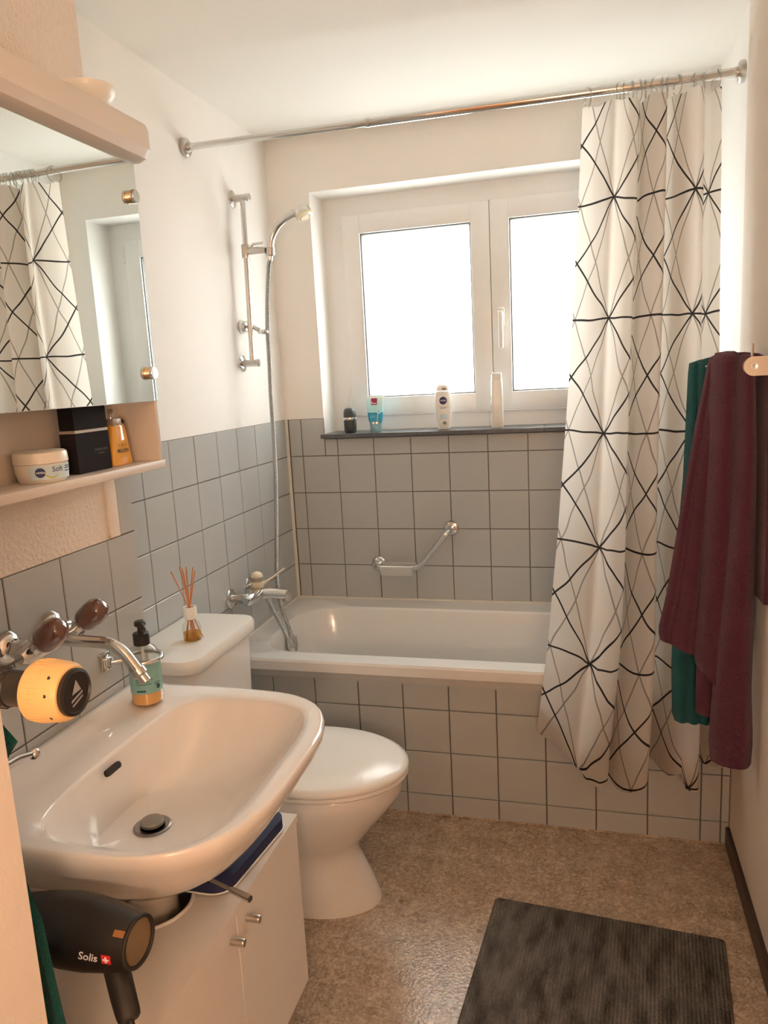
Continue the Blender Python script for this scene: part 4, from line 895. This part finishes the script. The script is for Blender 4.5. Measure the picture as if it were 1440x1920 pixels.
G().tube(arcp, 0.005, 10).tube([(hb.x, NY + 0.006, hb.z - 0.05), (hb.x, hb.y - 0.03, hb.z - 0.052), hb - bz * 0.051], 0.006, 10).mk('cradle', 'black_soft', hh)

# ------------------------------------------------------------------ hanging cloth helper
def sheet(cols, nr, thick, fold=None):
    """cols: list of polylines (each a list of 3-D points from top to bottom); returns a closed slab"""
    nc = len(cols); P = []
    for c in cols:
        c = [Vector(p) for p in c]; L = [0]
        for i in range(1, len(c)): L.append(L[-1] + (c[i] - c[i - 1]).length)
        row = []
        for r in range(nr + 1):
            s = L[-1] * r / nr; i = 0
            while i < len(c) - 2 and s > L[i + 1]: i += 1
            t = (s - L[i]) / max(1e-9, L[i + 1] - L[i]); row.append(c[i].lerp(c[i + 1], t))
        P.append(row)
    nrm = [[None] * (nr + 1) for _ in range(nc)]
    for i in range(nc):
        for r in range(nr + 1):
            du = P[min(nc - 1, i + 1)][r] - P[max(0, i - 1)][r]; dv = P[i][min(nr, r + 1)] - P[i][max(0, r - 1)]
            n = du.cross(dv); nrm[i][r] = n.normalized() if n.length > 1e-9 else Vector((0, -1, 0))
    rings = []
    for r in range(nr + 1):
        ring = [P[i][r] + nrm[i][r] * thick / 2 for i in range(nc)] + [P[i][r] - nrm[i][r] * thick / 2 for i in range(nc - 1, -1, -1)]
        rings.append(ring)
    return G().loft(rings)

# hand towel hanging inside the niche, on the entrance wall's end
hk = thing('towel_hook', (0.50, NY, 0.98), 'small chrome towel peg at the basin edge below the thermostat knob', 'hook')
G().lathe([(0.016, 0.0), (0.016, 0.004), (0.007, 0.006)], (0.505, NY, 1.0), (0, 1, 0)).mk('wall_rosette', 'chrome', hk)
G().tube([(0.505, NY + 0.004, 1.0), (0.505, -2.175, 0.992), (0.505, -2.150, 0.985)], 0.0045, 12).sphere((0.505, -2.147, 0.984), 0.008, 10).mk('peg', 'chrome', hk)
tcols = []
for i in range(15):
    t = i / 14; ph = sin(t * 9.0) * 0.007
    xe = lambda z: interp([0.45, 0.62, 0.704, 0.777, 0.834, 0.861, 0.95, 1.038, 1.063, 1.094], [0.608, 0.594, 0.583, 0.577, 0.575, 0.566, 0.552, 0.562, 0.588, 0.560], z)
    col = []
    for z in (1.10, 1.08, 1.063, 1.038, 1.00, 0.95, 0.86, 0.834, 0.777, 0.70, 0.60, 0.45):
        x = 0.487 + (xe(z) - 0.487) * t; col.append((x, -2.268 + ph + 0.014 * min(1, (1.10 - z) * 3), z))
    tcols.append(col)
tag(sheet(tcols, 30, 0.010).mk('hand_towel', 'tealdk', angle=70), 'dark teal hand towel at the far left edge beside the hair dryer', 'towel')

# ------------------------------------------------------------------ towel holder and towels on the right wall
th = thing('towel_holder', (W, -1.02, 1.40), 'beige swivel towel holder with rounded bracket on the right wall', 'towel holder')
bk = [(1.562 + 0.0215 * cos(radians(a)), 1.4245 + 0.0215 * sin(radians(a))) for a in range(90, 271, 12)] + [(W, 1.403), (W, 1.446)]
bkt = G().prism(bk, 1, -1.030, -1.014).mk('bracket', 'holder', th, angle=30)
G().lathe([(0.008, 0.0), (0.008, 0.002), (0.003, 0.0022), (0.0, 0.0012)], (1.563, -1.030, 1.4245), (0, -1, 0), n=20).mk('screw', 'steel', bkt)
G().tube([(1.572, -1.018, 1.437), (1.545, -0.96, 1.437), (1.490, -0.865, 1.437)], 0.0055, 10).mk('arm', 'chrome', th)
G().tube([(1.560, -1.016, 1.428), (1.515, -0.95, 1.428), (1.482, -0.895, 1.428)], 0.0055, 10).mk('arm', 'chrome', th)
G().tube([(1.560, -1.012, 1.40), (1.560, -1.012, 1.475)], 0.0035, 8).mk('pivot_pin', 'steel', th)

def strip(pxs):   # helper: list of (x,y,z)
    return [Vector(p) for p in pxs]
def drape(name, m, panels, label, cat, thick=0.012):
    """panels: list of (left edge polyline, right edge polyline, ridges, amplitude, ncols) joined to one towel"""
    g = G()
    for le, re_, prof, nc in panels:
        le = [Vector(p) for p in le]; re_ = [Vector(p) for p in re_]; cols = []
        pc = catmull([(a, b, 0) for a, b in prof], 8); pa = [p.x for p in pc]; pd = [p.y for p in pc]
        for i in range(nc):
            t = i / (nc - 1); col = []; d = interp(pa, pd, t)
            for k in range(len(le)):
                s = k / (len(le) - 1); p = le[k].lerp(re_[k], t)
                col.append(p + Vector((0.15, -1, 0)) * d * (0.45 + 0.55 * min(1, s * 2.5)) + Vector((0, 1, 0)) * 0.004 * sin(7 * s + 5 * t))
            cols.append(col)
        s_ = sheet(cols, 40, thick); g.add(s_.v, s_.f)
    o = g.mk(name, m, angle=70); return tag(o, label, cat)
CONV = [(0, -0.020), (0.10, 0.002), (0.3, 0.015), (0.55, 0.020), (0.8, 0.012), (1, -0.012)]
# teal towel: room-side leg and wall-side leg over the inner arm
drape('bath_towel', 'teal', [
    ([(1.470, -0.868, 1.440), (1.460, -0.875, 1.443), (1.449, -0.875, 1.434), (1.445, -0.875, 1.282), (1.441, -0.875, 1.147), (1.431, -0.875, 1.009), (1.423, -0.875, 0.794), (1.419, -0.875, 0.646), (1.423, -0.875, 0.502), (1.430, -0.875, 0.489)],
     [(1.505, -0.880, 1.448), (1.499, -0.890, 1.451), (1.500, -0.890, 1.441), (1.509, -0.890, 1.281), (1.512, -0.890, 1.148), (1.512, -0.890, 1.012), (1.514, -0.890, 0.802), (1.514, -0.890, 0.657), (1.514, -0.890, 0.508), (1.507, -0.890, 0.499)], [(0, -0.014), (0.15, 0.006), (0.32, -0.004), (0.5, 0.010), (0.68, -0.006), (0.85, 0.006), (1, -0.004)], 32),
    ([(1.480, -0.858, 1.440), (1.520, -0.84, 1.44), (1.548, -0.83, 1.40), (1.555, -0.825, 1.2), (1.560, -0.82, 1.0), (1.565, -0.82, 0.72)],
     [(1.525, -0.89, 1.442), (1.560, -0.90, 1.44), (1.580, -0.90, 1.40), (1.586, -0.905, 1.2), (1.588, -0.91, 1.0), (1.588, -0.91, 0.72)], [(0, 0), (0.4, 0.008), (1, 0)], 14)],
    'teal terry bath towel hanging behind the burgundy one on the right wall', 'towel', 0.010)
drape('bath_towel', 'burg', [
    ([(1.500, -0.915, 1.450), (1.494, -0.925, 1.453), (1.486, -0.930, 1.442), (1.459, -0.930, 1.287), (1.429, -0.930, 1.080), (1.398, -0.930, 0.863), (1.379, -0.930, 0.767), (1.384, -0.930, 0.739)],
     [(1.520, -0.930, 1.452), (1.517, -0.940, 1.455), (1.517, -0.945, 1.440), (1.513, -0.945, 1.286), (1.506, -0.945, 1.083), (1.498, -0.945, 0.870), (1.488, -0.945, 0.749), (1.481, -0.945, 0.697)], [(0, -0.006), (0.08, 0.004), (0.25, -0.002), (0.42, 0.008), (0.55, 0.012), (0.7, 0.002), (1, -0.010)], 36),
    ([(1.515, -0.945, 1.453), (1.500, -0.955, 1.457), (1.491, -0.965, 1.445), (1.487, -0.965, 1.233), (1.482, -0.965, 0.998), (1.474, -0.965, 0.814), (1.467, -0.965, 0.706), (1.471, -0.965, 0.685)],
     [(1.545, -0.955, 1.450), (1.538, -0.968, 1.455), (1.535, -0.975, 1.442), (1.539, -0.975, 1.232), (1.542, -0.975, 1.000), (1.535, -0.975, 0.819), (1.523, -0.975, 0.677), (1.518, -0.975, 0.625)], CONV, 28),
    ([(1.550, -0.975, 1.448), (1.540, -0.990, 1.451), (1.537, -1.000, 1.438), (1.539, -1.000, 1.235), (1.530, -1.000, 1.006), (1.519, -1.000, 0.827), (1.506, -1.000, 0.642), (1.500, -1.000, 0.502), (1.506, -1.000, 0.442)],
     [(1.570, -0.980, 1.442), (1.567, -0.993, 1.443), (1.566, -1.000, 1.420), (1.577, -1.000, 1.234), (1.583, -1.000, 1.006), (1.584, -1.000, 0.768), (1.583, -1.000, 0.645), (1.590, -1.000, 0.510), (1.588, -1.000, 0.447)], CONV, 30),
    ([(1.530, -0.945, 1.452), (1.570, -0.93, 1.452), (1.588, -0.93, 1.40), (1.592, -0.93, 1.20), (1.592, -0.93, 1.0), (1.592, -0.93, 0.88)],
     [(1.575, -0.995, 1.448), (1.590, -1.005, 1.440), (1.597, -1.03, 1.40), (1.597, -1.05, 1.20), (1.597, -1.06, 1.0), (1.597, -1.06, 0.88)], [(0, 0), (0.5, 0.003), (1, 0)], 14),
    ([(1.478, -0.945, 1.10), (1.471, -0.945, 0.818), (1.469, -0.945, 0.629), (1.467, -0.945, 0.556), (1.472, -0.945, 0.551)],
     [(1.512, -0.952, 1.10), (1.510, -0.955, 0.823), (1.514, -0.955, 0.636), (1.516, -0.955, 0.554), (1.513, -0.955, 0.542)], [(0, -0.004), (0.5, 0.004), (1, -0.004)], 14)],
    'burgundy terry bath towel draped over the holder on the right wall', 'towel', 0.011)

# ------------------------------------------------------------------ bath mat
e1 = Vector((0.58, -0.048, 0)).normalized(); e2 = Vector((-0.048, -0.58, 0)).normalized(); A0 = Vector((0.949, -1.029, 0.0))
mo = G(); pl = rrect(0.291, 0.42, 0.291, 0.42, 0.012, 4)
mm = bpy.data.meshes.new('bath_mat')
ins = rrect(0.291, 0.42, 0.287, 0.416, 0.010, 4)
mo.loft([[(u, -v, 0.0005) for u, v in pl], [(u, -v, 0.007) for u, v in pl], [(u, -v, 0.0095) for u, v in ins]])
mt = mk('bath_mat', mo.v, mo.f, 'mat', None, angle=30, origin=(0, 0, 0)); mt.location = A0; mt.rotation_euler = (0, 0, atan2(e1.y, e1.x))
tag(mt, 'dark grey ribbed cotton bath mat lying on the linoleum floor', 'bath mat')

# ------------------------------------------------------------------ toiletries on the window sill
# roll-on deodorant
DX, DY = 0.268, 0.030
de = thing('deodorant', (DX, DY, SZ), 'small slate grey roll-on deodorant at the left end of the sill', 'deodorant')
G().lathe([(0.020, 0.0), (0.0235, 0.004), (0.0255, 0.022), (0.0255, 0.052)], (DX, DY, SZ), n=32).mk('bottle', 'slate', de)
G().lathe([(0.0258, 0.052), (0.0262, 0.054), (0.0262, 0.060), (0.0258, 0.062)], (DX, DY, SZ), n=32).mk('silver_band', 'chrome', de)
G().lathe([(0.0255, 0.062), (0.0255, 0.075), (0.0235, 0.090), (0.017, 0.098), (0.0, 0.101)], (DX, DY, SZ), n=32).mk('cap', 'slate', de)
# cleansing tube
TX, TYY = 0.376, 0.030
tu = thing('cleanser_tube', (TX, TYY, SZ), 'blue squeeze tube with a crimson square standing on its cap', 'tube')
def el(hx, hy, z, n=32): return [(TX + hx * cos(2 * pi * k / n), TYY + hy * sin(2 * pi * k / n), SZ + z) for k in range(n)]
G().loft([el(0.0215, 0.018, 0.0005), el(0.0225, 0.019, 0.004), el(0.0235, 0.0195, 0.032), el(0.022, 0.018, 0.034)]).mk('cap', 'tubecap', tu)
G().loft([el(0.0245, 0.019, 0.034), el(0.0295, 0.0185, 0.050), el(0.0325, 0.015, 0.078)]).mk('lower_body', 'tubeblue', tu)
G().loft([el(0.0325, 0.015, 0.078), el(0.036, 0.008, 0.120), el(0.0375, 0.0018, 0.138), el(0.0375, 0.0016, 0.146)]).mk('upper_body', 'tubelight', tu)
tfn = lambda u, v: (TX + u, TYY - 0.0008 - interp([0.034, 0.050, 0.078, 0.120, 0.138, 0.146], [0.0195, 0.0187, 0.0152, 0.0082, 0.002, 0.0018], v) * sqrt(max(0.0, 1 - (u / interp([0.034, 0.050, 0.078, 0.120, 0.138, 0.146], [0.026, 0.030, 0.033, 0.0365, 0.038, 0.038], v)) ** 2)), SZ + v)
tsq = patch('crimson_square', -0.013, 0.012, 0.108, 0.134, tfn, 'crimson', tu, 6, 6)
tf2 = lambda u, v: (tfn(u, v)[0], tfn(u, v)[1] - 0.0008, tfn(u, v)[2])
patch('square_swoosh', -0.008, 0.010, 0.1125, 0.1155, tf2, 'whiteprint', tsq, 4, 1); patch('square_swoosh', -0.0105, -0.0075, 0.1125, 0.121, tf2, 'whiteprint', tsq, 2, 2)
disc('drop_emblem', 0.018, 0.081, 0.0085, tf2, 'tubelight', tu, 20); disc('drop_mark', 0.018, 0.0815, 0.0025, lambda u, v: (tfn(u, v)[0], tfn(u, v)[1] - 0.0016, tfn(u, v)[2]), 'tubeblue', tu, 10)
patch('silver_plate', -0.018, 0.018, 0.033, 0.041, tf2, 'chrome', tu, 8, 2)
for v in (0.064, 0.059): patch('label_text_line', -0.018, 0.004, v, v + 0.0012, tf2, 'tubelight', tu, 4, 1)
# lotion bottle with navy disc
LX, LY = 0.652, 0.034
lo = thing('lotion_bottle', (LX, LY, SZ), 'white oval lotion bottle with a round navy logo on the sill', 'bottle')
def ol(hx, hy, z, n=36): return [(LX + hx * (1 if cos(a) >= 0 else -1) * abs(cos(a)) ** 0.85, LY + hy * sin(a), SZ + z) for a in [2 * pi * k / n for k in range(n)]]
G().loft([ol(0.020, 0.013, 0.0005), ol(0.025, 0.016, 0.004), ol(0.0315, 0.019, 0.035), ol(0.0350, 0.020, 0.080), ol(0.0345, 0.0195, 0.110), ol(0.031, 0.018, 0.135), ol(0.027, 0.016, 0.149)]).mk('bottle', 'bottle', lo)
G().loft([ol(0.0265, 0.0158, 0.150), ol(0.024, 0.0145, 0.163), ol(0.017, 0.012, 0.1725), ol(0.012, 0.009, 0.1735)]).mk('flip_cap', 'bottle', lo)
lfn = lambda u, v: (LX + u, LY - 0.0008 - interp([0.0, 0.035, 0.08, 0.11, 0.135, 0.15, 0.163], [0.0135, 0.019, 0.020, 0.0195, 0.018, 0.016, 0.0145], v) * sqrt(max(0.0, 1 - (u / 0.037) ** 2)), SZ + v)
lf2 = lambda u, v: (lfn(u, v)[0], lfn(u, v)[1] - 0.0007, lfn(u, v)[2])
disc('cap_emblem', 0.008, 0.158, 0.009, lambda u, v: lfn(u, 0.158 + (v - 0.158) * 0.55), 'greyprint', lo, 20)
disc('brand_disc', 0.004, 0.113, 0.0150, lfn, 'navyprint', lo); text('brand_lettering', 'NIVEA', 0.0080, lambda x, y: lf2(0.004 + x, 0.113 + y), 'whiteprint', lo, bold=0.0001)
patch('label_rule', -0.016, 0.024, 0.0905, 0.0915, lfn, 'greyprint', lo, 8, 1)
patch('label_text_line', -0.009, 0.017, 0.0835, 0.0865, lfn, 'greyprint', lo, 6, 1)
patch('blue_panel', -0.011, 0.019, 0.040, 0.062, lfn, 'blueprint', lo, 8, 3, r=0.006)
disc('round_stamp', 0.007, 0.026, 0.0075, lfn, 'greyprint', lo, 18)
# tall shampoo bottle turned edge-on
HX, HY = 0.862, 0.028
sm = thing('shampoo_bottle', (HX, HY, SZ), 'tall slim white shampoo bottle turned edge-on, right on the sill', 'bottle')
def sq(hx, hy, z): return [(HX + x * cos(0.18) - y * sin(0.18), HY + x * sin(0.18) + y * cos(0.18), SZ + z) for x, y in rrect(0, 0, hx, hy, 0.009, 5)]
G().loft([sq(0.021, 0.026, 0.0005), sq(0.0225, 0.028, 0.004), sq(0.0225, 0.029, 0.09), sq(0.0210, 0.028, 0.176), sq(0.019, 0.026, 0.184)]).mk('bottle', 'bottle', sm)
cpz = G().loft([sq(0.0195, 0.026, 0.1845), sq(0.0195, 0.026, 0.200), sq(0.0190, 0.025, 0.207), sq(0.016, 0.022, 0.209)]).mk('flip_cap', 'white_pl', sm)
G().bbox((HX - 0.0215, HY - 0.022, SZ + 0.203), (HX - 0.012, HY + 0.01, SZ + 0.2125), 0.002).mk('cap_thumb_tab', 'white_pl', cpz)
def sfn(u, v): return (HX - 0.0228 * cos(0.18) + 0.0 - u * sin(0.18) - 0.0008, HY - 0.0228 * sin(0.18) + u * cos(0.18), SZ + v)
def ffn2(u, v): return (HX - 0.0226 + 0.0006 * 0 + u, HY - 0.0290 - 0.0012 + 0.18 * u - 0.003, SZ + v)
patch('side_print', -0.022, 0.0, 0.110, 0.122, sfn, 'greyprint', sm, 2, 2); patch('side_print', -0.022, -0.004, 0.055, 0.092, sfn, 'greyprint', sm, 2, 2)

# ------------------------------------------------------------------ unseen lamp added behind the camera as the warm source
lm = thing('added_warm_lamp', LAMP_POS, 'unseen opal lamp added behind the camera for warm light', 'lamp')
G().lathe([(0.05, 0.0), (0.05, 0.012), (0.02, 0.016)], (LAMP_POS[0], FY, LAMP_POS[2] - 0.10), (0, 1, 0)).mk('wall_rose', 'white_pl', lm)
G().tube(fillet([(LAMP_POS[0], FY + 0.012, LAMP_POS[2] - 0.10), (LAMP_POS[0], LAMP_POS[1], LAMP_POS[2] - 0.10), (LAMP_POS[0], LAMP_POS[1], LAMP_POS[2] - 0.06)], 0.03), 0.008).mk('arm', 'steel', lm)
ld = bpy.data.lights.new('added_warm_light', 'POINT'); ld.energy = LAMP_POWER; ld.color = LAMP_COL; ld.shadow_soft_size = 0.09
lo_ = bpy.data.objects.new('added_warm_light', ld); COL.objects.link(lo_); lo_.parent = lm; lo_.location = (0, 0, 0.03)
G().lathe([(0.03, -0.060), (0.06, -0.052), (0.075, -0.035), (0.080, -0.02)], LAMP_POS, n=28, cap1=False).mk('glass_cup', 'opal', lm)
